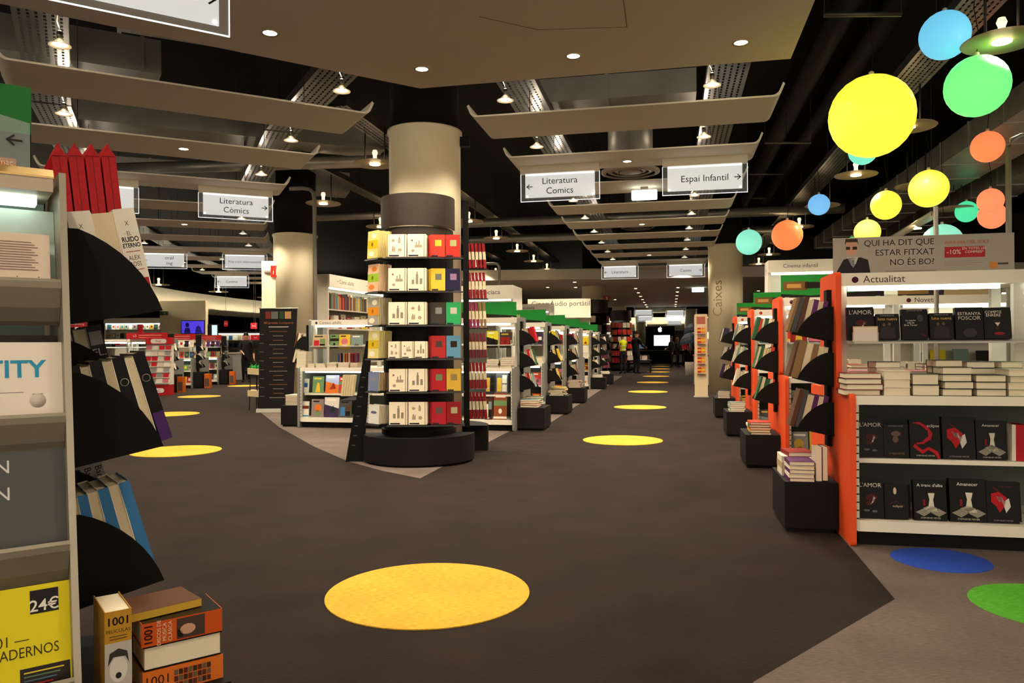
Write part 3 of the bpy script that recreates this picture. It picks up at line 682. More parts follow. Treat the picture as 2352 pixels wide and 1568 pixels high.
# ---- right row: orange ended bookcases
RO = Vector((2.115, 4.70, 0)); RSTEP = 2.70
WHO = ['the Actualitat bookcase','the second orange bookcase','the third orange bookcase','the fourth orange bookcase']
GR = []
for k in range(4):
    O = RO + RV(RSTEP*k)
    xs = [[0,1.09,2.18],[0,1.09,2.18,3.27],[0,1.09,2.18],[0,1.09]][k]
    hdr = [[('Actualitat',.07,'4a1a3a')],[('Actualitat',.07,'4a1a3a'),('Novetat',1.16,'5a1a2a')],[('',.07,'c03a2a')],[('',.07,'c03a2a')]][k]
    o, G = gondola('bookcase', ['orange ended bookcase headed Actualitat, nearest on the right','orange ended bookcase headed Actualitat and Novetat, second on the right','orange ended bookcase third along the right row','orange ended bookcase fourth along the right row'][k], O, -RA, xs, 'orange', hdr, group='orange ended bookcases')
    GR.append(G)
    # floor box and rack on the aisle end
    bM = G @ T(-.375, .30, 0)
    plinth_box(bM, .335, .62, .335, 'black floor box under the rack of %s' % WHO[k])
    cols = [['5b2a63','efe3cb','5a3a26','b9a27c'],['c9a13a','2f5a3a','efe3cb','c23b2e'],['9fb0a0','7a8f8a','efe3cb'],['3a2a4a','8c8a86','24303c']][k]
    alt = [[('5b2a63',.03,.24,.16,True),('efe3cb',.03,.235,.16,False),('5b2a63',.032,.24,.16,True),('efe3cb',.032,.235,.16,False),('5a3a26',.03,.25,.165,True),('4a4a4c',.03,.24,.165,True),('8a6a44',.02,.235,.165,True)],
           [('b9a27c',.025,.24,.16,False),('efe3cb',.035,.24,.16,False),('8a6a44',.036,.245,.16,True),('b9a27c',.045,.25,.16,False),('8a6a44',.05,.26,.17,True),('5a3a26',.012,.25,.17,True)],
           [('5b2a63',.032,.24,.16,True),('efe3cb',.03,.235,.16,False),('5b2a63',.032,.24,.16,True),('efe3cb',.04,.235,.16,False),('4a4a4c',.03,.26,.17,True),('5a3a26',.03,.26,.17,True)]] if k == 0 else [rnd_books(6, 10*k+j, cols) for j in range(3)]
    rack(G @ T(-.036, .56, 0) @ RZ(math.pi), 1, [(1.30,.99,.655),(1.28,.98,.66),(1.28,.98,.66),(1.28,.98,.66)][k], WHO[k], alt, L=.235, H=.2)
    w2 = 'the floor box pile at ' + WHO[k]
    if k == 0:
        stack(bM @ T(.11,.115,.336), [(.16,.22,.026,'5b2a63',0,0,.02),(.16,.22,.026,'efe3cb',.0,0,-.02),(.16,.22,.028,'5b2a63',.002,0,.0),(.16,.22,.026,'efe3cb',0,0,.02),(.16,.22,.028,'5b2a63',0,0,0)], w2)
        stack(bM @ T(.10,.36,.336), [(.17,.23,.045,'efe3cb',0,0,0),(.17,.23,.045,'b9a27c',0,0,.02),(.17,.23,.045,'efe3cb',0,0,0),(.17,.23,.03,'8a1c1c',.03,-.02,.1)], 'the rear ' + w2[4:])
        for i, (c, sp) in enumerate((('efe3cb',0),('5b2a63',1))):
            book(bM @ T(.222+.04*i, .12, .336+.115) @ RZ(math.pi/2 if not sp else -math.pi/2), .16, .225, .036, c, 'upright %s book standing beside the pile at the Actualitat bookcase' % cname(c), group='books stacked flat', name='standing_book')
    else:
        r = random.Random(k); stack(bM @ T(.15,.14,.336), [(.2,.24,.025,r.choice(cols),r.uniform(-.01,.01),0,r.uniform(-.03,.03)) for i in range(5)], w2)
        stack(bM @ T(.16,.42,.336), [(.2,.24,.025,r.choice(cols),r.uniform(-.01,.01),0,r.uniform(-.03,.03)) for i in range(4)], 'the rear ' + w2[4:])

# covers for the bookcase in front
RED, PALE, IV = 'b3121c', 'd8d2cc', 'd8d0bc'
def amor(): return [('t',"L'AMOR",0,.33,.24,'cfc6ba'),('p','4a1216',oval(.05,.02,.22,.09),oval(-.05,-.12,.12,.05)),('p',PALE,[(.12,.06),(.2,.02),(.1,-.1),(-.02,-.16),(.06,-.08)]),('p','5a5a58',oval(-.15,-.3,.12,.03),oval(.15,-.32,.1,.03))]
def chess(t1): return [('t',t1,0,.37,.14,'e8e4dc'),('p','8c8778',[(-.45,-.3),(-.2,-.2),(.0,-.3),(-.2,-.4)],[(.0,-.3),(.25,-.2),(.48,-.3),(.25,-.4)],[(-.22,-.19),(0,-.12),(.22,-.19),(0,-.28)]),('p',IV,[(-.2,-.28),(.24,-.28),(.22,-.22),(.12,-.16),(.09,.02),(.12,.1),(.14,.18),(-.06,.18),(-.04,.1),(-.02,.02),(-.06,-.16),(-.18,-.22)]),('p','7a1418',rc(-.22,-.15,-.14,.02)),('t','STEPHENIE MEYER',0,-.44,.075,'b9b2a6')]
def petal(t1): return [('p',RED,[(-.35,.2),(-.1,.25),(.15,.1),(.05,-.1),(-.1,-.25),(-.2,-.1),(-.35,.0)]),('p',PALE,[(-.2,.15),(0,.12),(.05,0),(-.12,.02)],[(.0,.0),(.2,.1),(.25,-.1),(.1,-.25)]),('p','5a1018',[(-.3,.38),(-.1,.28),(-.12,.24),(-.28,.34)]),('t',t1,.1,.38,.1,'5a2a2c'),('t','STEPHENIE MEYER',0,-.44,.075,'8a8a88')]
def band(): return [('p',RED,[(-.4,.42),(-.15,.38),(.1,.22),(.12,.08),(-.12,-.08),(-.3,-.1),(-.28,-.14),(-.05,-.12),(.2,.0),(.26,.16),(.1,.34),(-.2,.46)],[(-.35,-.12),(-.1,-.28),(.12,-.2),(.42,-.32),(.48,-.5),(.4,-.5),(.3,-.36),(.1,-.28),(-.1,-.38),(-.4,-.2)]),('t','eclipse',.28,.35,.15,'d8d4cc'),('t','STEPHENIE MEYER',0,-.43,.075,'b9b2a6')]
def pair(t1,c): return [('t','STEPHENIE MEYER',0,.43,.075,'9a948a'),('t',t1,0,.3,.2,c),('p','5a4434',oval(-.15,.08,.07,.07),oval(.08,.1,.07,.07)),('p','2a2422',[(-.35,-.45),(-.3,-.05),(0,.02),(.3,-.05),(.35,-.45)])]
def dim(t1, z, c, art='6a5244'): return [('t',t1,0,z,.17,c),('p',art,oval(0,.22,.2,.08),oval(-.02,.05,.12,.1))]
G0 = GR[0]; Q = 'the display ledge of the Actualitat bookcase'
TOP = [(1946,2008,706,'17110f','L\'AMOR cover with dim red figure',amor()),(2013,2066,722,'17110f','luna nueva cover, left of two',pair('luna nueva','c8a45a')),(2072,2132,711,'17110f','black cover with small La segona vida title',[('t','STEPHENIE MEYER',0,.45,.075,'9a948a'),('t','La segona\nvida de\nBree Tanner',-.15,.05,.1,'d8d2c8'),('p','5a1418',[(.2,-.3),(.42,-.42),(.4,-.36)]),('p','3a3838',oval(.22,.2,.12,.12))]),
       (2137,2191,720,'17110f','luna nueva cover, right of two',pair('luna nueva','c8a45a')),(2196,2260,707,'17110f','ESTRANYA FOSCOR cover with grey ghostly shape',[('t','ESTRANYA',0,.3,.17,'d6cfc4'),('t','FOSCOR',0,.16,.21,'c8c0b4'),('p','2e2c2a',oval(.02,-.3,.25,.15))]),(2262,2324,707,'1c1614','COMPTE ENRERE cover with dark hourglass',[('t','COMPTE',-.15,.35,.16,'e0dace'),('t','ENRERE',-.15,.25,.16,'e0dace'),('p','cfc3ae',[(-.1,.02),(.1,.02),(0,-.1)]),('p','8a1c20',oval(.05,-.33,.2,.05)),('p','3a1a1a',rc(-.14,.14,.04,.08),rc(-.06,.06,-.2,-.12))])]
for x0, x1, yt, c, lb, sp in TOP:
    faced(G0, .27, 1.272, x0, x1, yt, c, lb+' on the display ledge', t=.035, spec=sp, group='dark novels on the display ledge', name='novel')
    p0 = onplane(G0, x0+6, yt, .31); p1 = onplane(G0, x1+2, yt, .31)
    h = (p0.z-1.29)*.97
    book(G0 @ T((p0.x+p1.x)/2, .335, 1.283) @ RX(-.12) @ T(0,0,h/2), p1.x-p0.x, h, .03, c, 'second copy just behind the '+lb[:40].rsplit(' ',1)[0], group='rear copies on the ledge', name='novel')
o = thing('review_card', 'small beige review card in a clear holder before the L\'AMOR novel', 'card', G0 @ T(onplane(G0,1987,779,.235).x, .226, 1.262), None)
m = MB(); m.box(-.075,.075,0,.002,0,.1); part('card', m, mat('c9a878', .6), o); m = MB(); m.box(-.068,.068,-.001,0,.006,.094); part('paper', m, mat('dccfc0', .6), o)
m = MB(); m.box(-.08,.08,-.004,-.002,-.005,.06); part('clear_holder', m, mat('ffffff', .05, alpha=.12), o)
MID = [(1971,2030,963,'17110f',"L'AMOR cover on the middle shelf",amor()),(2031,2088,977,'17110f','crepuscle cover with dim faces',dim('crepuscle',-.36,'6a5a44')+[('t','STEPHENIE MEYER',0,.45,.075,'9a948a')]),(2091,2161,967,'17110f','eclipse cover with a red ribbon band',band()),(2166,2241,960,'1c1614','dark cover with red and white petals',petal('luna nueva')),(2244,2313,968,'17110f','Amanecer cover with ivory game piece on the middle shelf',chess('Amanecer'))]
LOW = [(1970,2031,1102,'17110f',"L'AMOR cover on the bottom shelf",amor()),(2033,2087,1114,'1c1614','eclipse cover with small pale figure',[('t','eclipse',.05,-.13,.16,'c8b8a4'),('p','c8b09a',oval(-.05,.3,.07,.1)),('p','3a1a1c',[(-.3,-.05),(0,.02),(.35,-.12),(.33,-.15),(0,-.02),(-.3,-.1)])]),(2100,2176,1106,'17110f',"A trenc d'alba cover with ivory game piece",chess("A trenc d'alba")),(2183,2267,1103,'17110f','Amanecer cover with ivory game piece on the bottom shelf',chess('Amanecer')),(2268,2342,1109,'1c1614','dark cover with red and white petals on the bottom shelf',petal('luna nueva'))]
for z, yl, row, wh in ((.53,.13,MID,'middle'),(.16,.06,LOW,'bottom')):
    for i, (x0, x1, yt, c, lb, sp) in enumerate(row):
        faced(G0, yl, z, x0, x1, yt, c, lb, t=.04, spec=sp, group='dark novels on the lower shelves', name='novel')
    for i in (1,2,3,4):
        x0, x1, yt, c = row[i][:4]
        faced(G0, yl+.055, z, x0+5, x1+5, yt+1, c, 'rear copy behind novel number %s from left on the %s shelf' % (ORD[i], wh), t=.035, group='rear copies on lower shelves', name='novel')
for i in range(4):
    x = onplane(G0, 2318+i*9, 1030, .14).x
    book(G0 @ T(x+.02, .2, .532+.11) @ RZ(math.pi/2), .15, .22, .022, 'b8202a' if i else 'e9e2d2', '%s spine on the middle shelf at the right edge, %s one' % ('red' if i else 'striped white', ORD[i]), group='red spines at the right edge', name='novel')
# counter stacks
def cstack(px0, px1, yl, n, t, cols, who, d=.2, z=.931, G=G0, wmax=9, simple=False):
    a, b = onplane(G, px0, 900, yl), onplane(G, px1, 900, yl); w = min(wmax, b.x-a.x-.006); r = random.Random(int(px0*7+yl*1000))
    stack(G @ T((a.x+b.x)/2, yl+d/2, z), [(d, w, t, cols[i % len(cols)], r.uniform(-.006,.006), r.uniform(-.006,.006), -math.pi/2+r.uniform(-.05,.05)) for i in range(n)], who, simple=simple)
CT = 'of the Actualitat counter'
for i, (a, b, n, t, c) in enumerate(((1940,2027,4,.034,['6f2a30','8a1c1c','17110f','8a1c1c']),(2030,2095,3,.05,['efe3cb','efe3cb','efe3cb']),(2097,2161,2,.066,['17110f','17110f']),(2165,2236,4,.043,['17110f']),(2240,2312,3,.042,['17110f']),(2316,2392,4,.04,['6b8a5a','efe3cb']))):
    cstack(a, b, .02, n, t, c, 'front stack %s %s' % (ORD[i], CT))
for i, (a, b, n, t, c) in enumerate(((1946,2000,4,.03,['5a3a26','b8202a']),(2010,2070,5,.04,['17110f','efe3cb']),(2074,2130,4,.035,['2c5a8a','c86a7a']),(2150,2215,5,.042,['1c1614']),(2222,2290,5,.04,['24303c','17110f']),(2300,2352,5,.04,['6b8a5a']))):
    cstack(a, b, .25, n, t, c, 'second row stack %s %s' % (ORD[i], CT), z=.931)
for i, (a, b, n, t, c) in enumerate(((1950,2010,4,.03,['c86a7a']),(2016,2080,5,.03,['2f5a3a']),(2090,2150,4,.03,['b8202a']),(2160,2220,5,.03,['c86a7a']),(2226,2290,4,.03,['8c8a86']))):
    cstack(a, b, .95, n, t, c, 'rear row stack %s %s' % (ORD[i], CT))
# other right row bookcases: ledge books and counter piles, seen through and beside the first one
for k in (1,2,3):
    G = GR[k]; r = random.Random(40+k); nm = WHO[k]; L = [0,3.2,2.1,1.0][k]
    x = .06; i = 0
    while x < min(L, 2.3)-.15:
        w = r.choice((.14,.155,.165)); h = r.uniform(.2,.25); c = r.choice(PAL)
        book(G @ T(x+w/2, .285, 1.274) @ RX(-.12) @ T(0,0,h/2), w, h, .03, c, '%s face-out book %s on the ledge of %s' % (cname(c), ORD[i], nm), group='face out books on the right row', spec=rs(r), name='novel')
        x += w+.02; i += 1
    x = .04; i = 0
    while x < min(L,2.3)-.15:
        n = r.randint(2,4); c = [r.choice(PAL), r.choice(PAL)]; w = r.choice((.15,.17))
        for yy, nmr in ((.02,'front'),(.3,'rear')):
            stack(G @ T(x+w/2, yy+.11, .931), [(.22, w, .03, c[j % 2], 0, 0, -math.pi/2+r.uniform(-.05,.05)) for j in range(n)], 'the %s pile %s on %s' % (ORD[i], 'in front' if yy < .1 else 'behind', nm), simple=k > 1)
            if k > 1: break
        x += w+.02; i += 1
    for z, yl, wh in ((.53,.13,'middle'),(.16,.06,'bottom')):
        for i in range(3):
            c = r.choice(PAL); h = r.uniform(.22,.27)
            book(G @ T(.11+.17*i, yl+.02, z+.002) @ RX(-.12) @ T(0,0,h/2), .155, h, .03, c, '%s book standing %s on the %s shelf of %s' % (cname(c), ORD[i], wh, nm), group='face out books on the right row', spec=rs(r), name='novel')
# banners on top
def board(G, x0, x1, y, z0, z1, label, h='1f6a2c', parts_=(), th=.006, cat='sign', name='top_sign', group='signs on bookcase tops', m0=None):
    o = thing(name, label, cat, G @ T(x0, y, z0), group)
    m = MB(); m.box(0, x1-x0, 0, th, 0, z1-z0); part('board', m, m0 or mat(h, .35), o)
    for s in (.06, x1-x0-.06):
        m = MB(); m.box(s-.02, s+.02, -.012, th+.012, -.01, .015); part('foot_clip', m, SILVER, o)
    W_, H_ = x1-x0, z1-z0
    for e in parts_:
        if e[0] == 't': text(o, e[1], e[4]*H_, e[5], T(e[2]*W_, -.0022-(.001 if len(e) > 7 else 0), e[3]*H_), align=e[6] if len(e) > 6 else 'CENTER')
        else:
            m = MB(); m.add([(x*W_, -.0005-(.0006 if e[0] == 'q' else 0), z*H_) for x, z in e[2]], [tuple(range(len(e[2])))]); part('print', m, mat(e[1], .45), o)
    return o
z_ = 1.725
skin = 'c9987a'
G = G0
xL, xR = onplane(G0,1912,600,.64).x, onplane(G0,2327,600,.64).x
board(G0, xL, xR, .62, z_, 1.985, 'grey acrylic member day banner reading QUI HA DIT QUE ESTAR FITXAT', 'a59c8e', m0=mat('a8a093', .12), parts_=[
 ('p','1d1a1c',[(.01,.01),(.06,.42),(.10,.47),(.16,.47),(.2,.4),(.215,.01)]),('p','d8d4cc',[(.08,.48),(.1,.3),(.115,.2),(.13,.3),(.145,.48)]),('q','6a7a84',[(.108,.38),(.115,.42),(.122,.38),(.118,.22),(.112,.22)]),
 ('p',skin,[(.07+.09*i,.0) for i in ()] or [(x, z) for x, z in oval(.107,.74,.036,.22)]),('q','3a2a22',[(.068,.8),(.072,.97),(.14,.97),(.146,.8),(.138,.88),(.076,.88)]),
 ('q','2a1f1c',[(.074,.76),(.098,.76),(.098,.68),(.074,.68)]),('q','2a1f1c',[(.112,.76),(.138,.76),(.138,.68),(.112,.68)]),
 ('t','QUI HA DIT QUE',.57,.83,.225,'2f2c2b','RIGHT'),('t','ESTAR FITXAT',.57,.57,.225,'2f2c2b','RIGHT'),('t','NO ÉS BO?',.57,.31,.225,'2f2c2b','RIGHT'),
 ('t','AVUI DIA DEL SOCI',.625,.79,.12,'d8663a','LEFT'),('p','b3262e',[(.625,.4),(.845,.4),(.845,.68),(.625,.68)]),('t','-10%',.675,.54,.17,'f1e6e0','CENTER',1),('t','EN TOTES LES\nCOMPRES*',.785,.58,.09,'f1e6e0','CENTER',1),
 ('p','8a8278',[(.625,.3),(.84,.3),(.84,.31),(.625,.31)]),('p','8a8278',[(.625,.25),(.84,.25),(.84,.26),(.625,.26)]),('p','8a8278',[(.625,.2),(.78,.2),(.78,.21),(.625,.21)]),('p','d88a3a',[(.868,.1),(.91,.1),(.91,.26),(.868,.26)]),('p','4a4540',[(.912,.19),(.968,.19),(.968,.24),(.912,.24)]),
 ('p','948b7e',[(.3,.05),(.58,.05),(.58,.1),(.3,.1)])])
gs = lambda s: [('p','17120f',[(.0,0),(1,0),(1,.3),(.3,.12),(0,.2)]),('p','6a4a26',[(.02,.35),(.26,.35),(.26,.72),(.02,.72)]),('p','14110f',[(.24,.42),(.62,.45),(.62,.66),(.24,.7)]),('q','b98a4a',[(.06,.45),(.2,.45),(.2,.62),(.06,.62)])] + ([('t',s,.5,.83,.16,'e8e0c0','LEFT')] if s else [])
for k, (a, b) in enumerate(((1780,1914),(1718,1788),(1684,1722))):
    Gk = GR[k+1]; board(Gk, .02, 1.02, .64, z_, 1.97, ['wide green and black board on the second orange bookcase','green and black board on the third orange bookcase','small green and black board on the fourth orange bookcase'][k], '1f7a2e', gs(None))
board(GR[1], 1.15, 2.1, .64, z_, 1.97, 'dark promotional board seen through the Actualitat opening', '2a2624', [('p','8a6a34',[(.0,.1),(.3,.1),(.3,.9),(.0,.9)]),('p','b9a078',[(.45,0),(.95,0),(.95,1),(.45,1)])])
# ---------------------------------------------------------------- notebook display round the column
DC = (-1.03, 8.42)
dsp = thing('column_display', 'black tiered notebook display wrapped round the cream column', 'display stand', T(DC[0], DC[1], 0))
BRONZE = mat('3b342d', .4, .5, noise=.1, nscale=3)
def half(r, z0, z1, a0=180, a1=360, th=.02, n=24):
    m = MB(); m.prism([(r*math.cos(math.radians(a0+(a1-a0)*i/n)), r*math.sin(math.radians(a0+(a1-a0)*i/n))) for i in range(n+1)] + [((r-th)*math.cos(math.radians(a1+(a0-a1)*i/n)), (r-th)*math.sin(math.radians(a1+(a0-a1)*i/n))) for i in range(n+1)], z0, z1, 'z')
    return m
m = MB(); m.prism(arc(0, 0, .61, 178, 362, 30), .025, .30, 'z'); part('base_drum', m, CHAR, dsp)
m = MB(); m.prism(arc(0, 0, .57, 178, 362, 30), 0, .025, 'z'); part('base_plinth', m, BLACK, dsp)
m = MB(); m.prism(arc(0, 0, .41, 182, 358, 24), .302, .36, 'z'); part('lower_step', m, BLACK, dsp)
part('body', half(.385, .36, 2.40), BLACK, dsp)
part('fascia_band', half(.405, 2.53, 2.87, 176, 364), BRONZE, dsp)
part('neck_band', half(.385, 2.40, 2.52, 178, 362), BRONZE, dsp)
TIER = [2.18, 1.828, 1.476, 1.127, .782, .437]
SEG = [('left', T(-1.475, 8.03, 0) @ RZ(-.78), .22, .20), ('middle', T(-1.085, 7.90, 0) @ RZ(-.02), .42, .15), ('right', T(-.69, 7.935, 0) @ RZ(.10), .36, .13)]
CW = [('p','a8967c',oval(-.22,.22,.1,.07,6),rc(.05,.18,.1,.3),rc(-.3,-.1,-.28,-.12),oval(.15,-.2,.12,.09,5)),('p','8a7866',rc(.08,.14,.3,.36),rc(-.26,-.2,-.12,-.04),rc(-.16,-.11,-.12,-.07)),('p','1c2033',rc(-.44,.1,-.48,-.42)),('p','2a2622',rc(.40,.425,-.5,.5))]
CW2 = [('p','a09078',rc(-.1,.3,-.1,.02),rc(-.05,.02,.02,.16),rc(.1,.17,.02,.22),oval(-.2,-.24,.1,.07,6)),('p','9a5a4a',oval(-.25,.22,.06,.05,6)),('p','1c2033',rc(-.44,.1,-.48,-.42)),('p','2a2622',rc(.40,.425,-.5,.5))]
CW3 = [('p','8f8370',rc(-.05,.08,-.22,.22),rc(-.02,.05,.22,.34),rc(-.28,-.14,-.22,-.02),rc(.16,.3,-.22,.04)),('p','1c2033',rc(-.44,.1,-.48,-.42)),('p','2a2622',rc(.40,.425,-.5,.5))]
def cov_r(pic): return [('p',pic,rc(-.2,.25,-.02,.26)),('p','1c2033',rc(-.44,.0,-.49,-.43))]
LEFTC = [('e6d27a','e0b81e'),('efc0a0','9cc23a'),('a8a294','e0912a'),('e2d68a','d8b82a'),('8a8f9a','8c8a86'),('e9e6de','6a6480')]
TN = ['top','second','third','fourth','fifth','bottom']
RIGHTC = [('c23b2e','b8302a'),('d9b23a','24203a'),('3a342e','2f9a5a'),('a82a28','5a8aa4'),('a81f26','c9a13a'),('a81f2a','8a1a20')]
RC = ['coral','coral','yellow','indigo','charcoal','green','red','blue','crimson','ochre','crimson','dark red']
for ti, z in enumerate(TIER):
    for (sn, M, w, d) in SEG:
        m = MB(); m.prism([(-.012,-.02),(0,-.004),(d,-.004),(d,-.012)], -w/2-.012, w/2+.012, 'x'); part('shelf_plate', m, BLACK, dsp, T(-DC[0]*1, -DC[1], z) @ M)
    # left notebooks, seen cover and edges
    M = SEG[0][1]; a, b = LEFTC[ti]; hh = .29 if ti < 4 else .2
    for j in range(8 if ti < 4 else 6):
        spec = [('p',b,rc(-.5,.5,-.15,.15)),('p','8a5a1e',oval(-.05,0,.1,.08,8)),('p','e8863a' if ti == 1 else 'f2ead0',oval(.1,.32,.25,.1,9),oval(-.1,-.34,.28,.1,9))] if j == 0 and ti < 4 else [('p',b,oval(0,.1,.3,.08,8))] if j == 0 else ()
        c = a if ti != 4 else ['7a86a4','8a6a44','b9a27c','8a6a44','5a3a26','8c8a86'][j]
        book(M @ T(.01, .012+.021*j, z) @ RX(-.05) @ T(0,0,hh/2+.001), .19, hh-.006*(j % 3), .018, c, 'patterned notebook %s from the front on the %s tier, left of the column display' % (ORD[j], TN[ti]), spec=spec, group='patterned notebooks', name='notebook', cat='notebook', pag='d9c48a')
    M = SEG[1][1]
    n = 3 if ti == 3 else 2; w = .125 if n == 3 else .19; h = .175 if n == 3 else .235
    for i in range(n):
        for j in range(4):
            x = (i-(n-1)/2)*(w+.012)
            sp = [CW,CW2,CW3][(i+ti) % 3] if j == 0 else ()
            book(M @ T(x+.002*j, .010+.024*j, z) @ RX(-.06) @ T(0,0,h/2+.001), w, h-.003*j, .021, 'efe0c4', 'cream sketch notebook %s from left, %s deep, on the %s tier of the column display' % (ORD[i], ORD[j], TN[ti]), spec=sp, group='cream notebooks', name='notebook', cat='notebook', pag='e0c9a0')
    M = SEG[2][1]
    for i in range(2):
        for j in range(3):
            c = RIGHTC[ti][i]
            book(M @ T(-.075+.155*i-.014*j*(1-i), .010+.026*j, z) @ RX(-.06) @ T(0,0,.117), .148, .232-.004*j, .022, c, '%s notebook, %s deep, %s on the %s tier of the column display' % (RC[2*ti+i], ORD[j], 'centre right' if i == 0 else 'far right', TN[ti]), spec=cov_r(['d9b23a','9aa06a','6a6a64','8a6a8a','7a7a74','b9b2a6','4a3a34','2a1c18','6a7a5a','8a7a4a','5a4a44','a8a07a'][2*ti+i]) if j == 0 else (), group='bright notebooks', name='notebook', cat='notebook', pag='d9c48a')
# slanted black side board left of the display
a0 = W(842,782,8.25); a1 = F(800,1056); a1.z = 0
sb = thing('slanted_board', 'slanted black slotted side board leaning left of the notebook display', 'board', None)
m = MB(); m.prism([(a0.x-.01, a0.z), (a0.x+.05, a0.z-.02), (a1.x+.19, 0), (a1.x, 0)], 8.28, 8.31); part('panel', m, BLACK, sb)
for i in range(8):
    t = .3+.08*i; p = Vector((a0.x+.02, 0, a0.z)).lerp(Vector((a1.x+.06, 0, 0)), t)
    m = MB(); m.box(p.x-.018, p.x+.018, 8.277, 8.28, p.z-.008, p.z); part('slot', m, mat('6a6055', .5), sb)
# rear half of the display with striped books
rd = thing('rear_display', 'black rear half of the column display holding striped books', 'display stand', T(-.90, 9.22, 0))
m = MB(); m.prism(arc(0, 0, .61, -10, 190, 30), 0, .30, 'z'); part('base_drum', m, CHAR, rd)
bx = W(1071,700,8.95)
m = MB(); m.box(bx.x-.035+.90, bx.x+.03+.90, -.30, -.22, .30, 2.95); part('side_board', m, BLACK, rd)
ST = [(559,616),(626,685),(694,753),(765,822),(832,892),(900,961)]
for i, (y0, y1) in enumerate(ST):
    z0, z1 = W(1097,y1,9.0).z, W(1097,y0,9.0).z
    m = MB(); m.box(-.52+.90, -.28+.90, -.22, -.05, z0-.008, z0-.002); part('shelf_plate', m, SILVER if i > 2 else BLACK, rd)
    for j in range(5):
        cv = ['8a1c24','8a1c24','8a2a4a','6f2a30','8a1c24','8a1c24'][i] if not (i == 2 and j > 2) else '8a6a44'
        hh = z1-z0
        o = book(T(-.485+.043*j, 9.06, z0) @ RY(-.07) @ T(0,0,hh/2) @ RZ(math.pi/2 if j % 2 else math.pi/2), .16, hh, .030, cv, 'red and cream striped book %s from left on the %s tier behind the column' % (ORD[j], TN[i]), group='striped books', name='striped_book')
        m = MB(); m.box(-.082, .05, -.0165, .0165, -hh*.16, hh*.16); part('paper_band', m, mat('d9cba6', .7), o)
    m = MB(); m.prism([(-.515+.90,z0),(-.505+.90,z0),(-.52+.9,z1),(-.535+.9,z1)], -.21, -.06); part('book_stop', m, BLACK, rd)

# ---------------------------------------------------------------- middle row of bookcases
U = Vector((math.cos(RA), -math.sin(RA), 0))
MW = ['the Comics bookcase','the second middle bookcase','the third middle bookcase','the fourth middle bookcase','the fifth middle bookcase','the sixth middle bookcase']
GM = []
for k in range(6):
    L = 3.36 if k == 0 else .9
    E = Vector((0, 11.12, 0)) + RV(2.66*k); O = E - U*L
    n = 3 if k == 0 else 1
    o, G = gondola('bookcase', ['grey ended bookcase headed Còmics adults behind the notebook column','grey ended bookcase second along the middle row','grey ended bookcase third along the middle row','grey ended bookcase fourth along the middle row, without floor box','grey ended bookcase fifth along the middle row','grey ended bookcase sixth along the middle row'][k], O, -RA, [L/n*i for i in range(n+1)], 'grey', [('Còmics adults',.07,'3a4a6a')] if k == 0 else [], lower_light=(k < 4), group='grey ended bookcases', ends=(1,1), top_z=1.68)
    GM.append(G); r = random.Random(70+k)
    cols = [['2f5a3a','b8202a','8a1c1c','7a8f8a','c23b2e'],['1c1614','d9b23a','17110f','e3c61e'],['6f2a30','8a1c1c','5a3a26','17110f'],['8c8a86','efe3cb'],['17110f','efe3cb','d9b23a'],['4a4a4c','efe3cb']][k]
    if k != 3:
        bM = G @ T(L+.045, .16, 0); plinth_box(bM, .40, .62, .335, 'black floor box under the rack of %s' % MW[k])
        rack(G @ T(L+.036, .50, 0), -1, (1.28,.94,.60), MW[k], [rnd_books(6 if k < 3 else 5, 200+10*k+j, cols) for j in range(3)], L=.25, H=.2)
        stack(bM @ T(.17,.16,.336), [(.26,.2,.028,r.choice(cols),r.uniform(-.02,.02),0,r.uniform(-.1,.1)) for i in range([4,4,6,4,3,3][k])], 'the floor box pile at '+MW[k], simple=k > 2)
        if k < 3: stack(bM @ T(.18,.44,.336), [(.26,.2,.028,r.choice(cols),r.uniform(-.02,.02),0,r.uniform(-.1,.1)) for i in range(5)], 'the rear floor box pile at '+MW[k])
    # right end contents of each bookcase
    if k:
        for z, yl, wh, n in ((1.272,.27,'ledge',4),(.53,.13,'middle shelf',4),(.16,.06,'bottom shelf',4)):
            for i in range(n):
                c = r.choice(PAL); h = r.uniform(.2,.26); c2 = r.choice(PAL)
                book(G @ T(L-.12-.19*i, yl+.015, z+.002) @ RX(-.12) @ T(0,0,h/2), .165, h, .03, c, '%s face-out book %s from right on the %s of %s' % (cname(c), ORD[i], wh, MW[k]), group='face out books on the middle row', spec=rs(r), name='paperback')
        for i in range(3):
            stack(G @ T(L-.12-.2*i, .12, .931), [(.22,.17,.03,r.choice(PAL),0,0,-math.pi/2+r.uniform(-.06,.06)) for j in range(3)], 'counter pile %s from right on %s' % (ORD[i], MW[k]), simple=True)
G = GM[0]
board(G, 2.42, 3.3, .64, 1.685, 1.93, 'green llibres board on the Comics bookcase', '1f7a33', [('p','1a1512',[(0,0),(1,0),(1,.12),(0,.38)]),('t','llibres',.22,.55,.3,'d9d27a')])
for k, (tx, a, b) in ((1,('llibres',.03,.87)),(2,('llibres',.03,.87)),(3,('-5%llibres',.03,.87)),(4,('',.1,.85)),(5,('',.1,.85))):
    board(GM[k], a, b, .64, 1.685, 1.93, 'green board on top of '+MW[k], '1f7a33', [('p','1a1512',[(0,0),(1,0),(1,.12),(0,.38)])]+([('t',tx,.3,.58,.32,'d9d27a')] if tx else []))
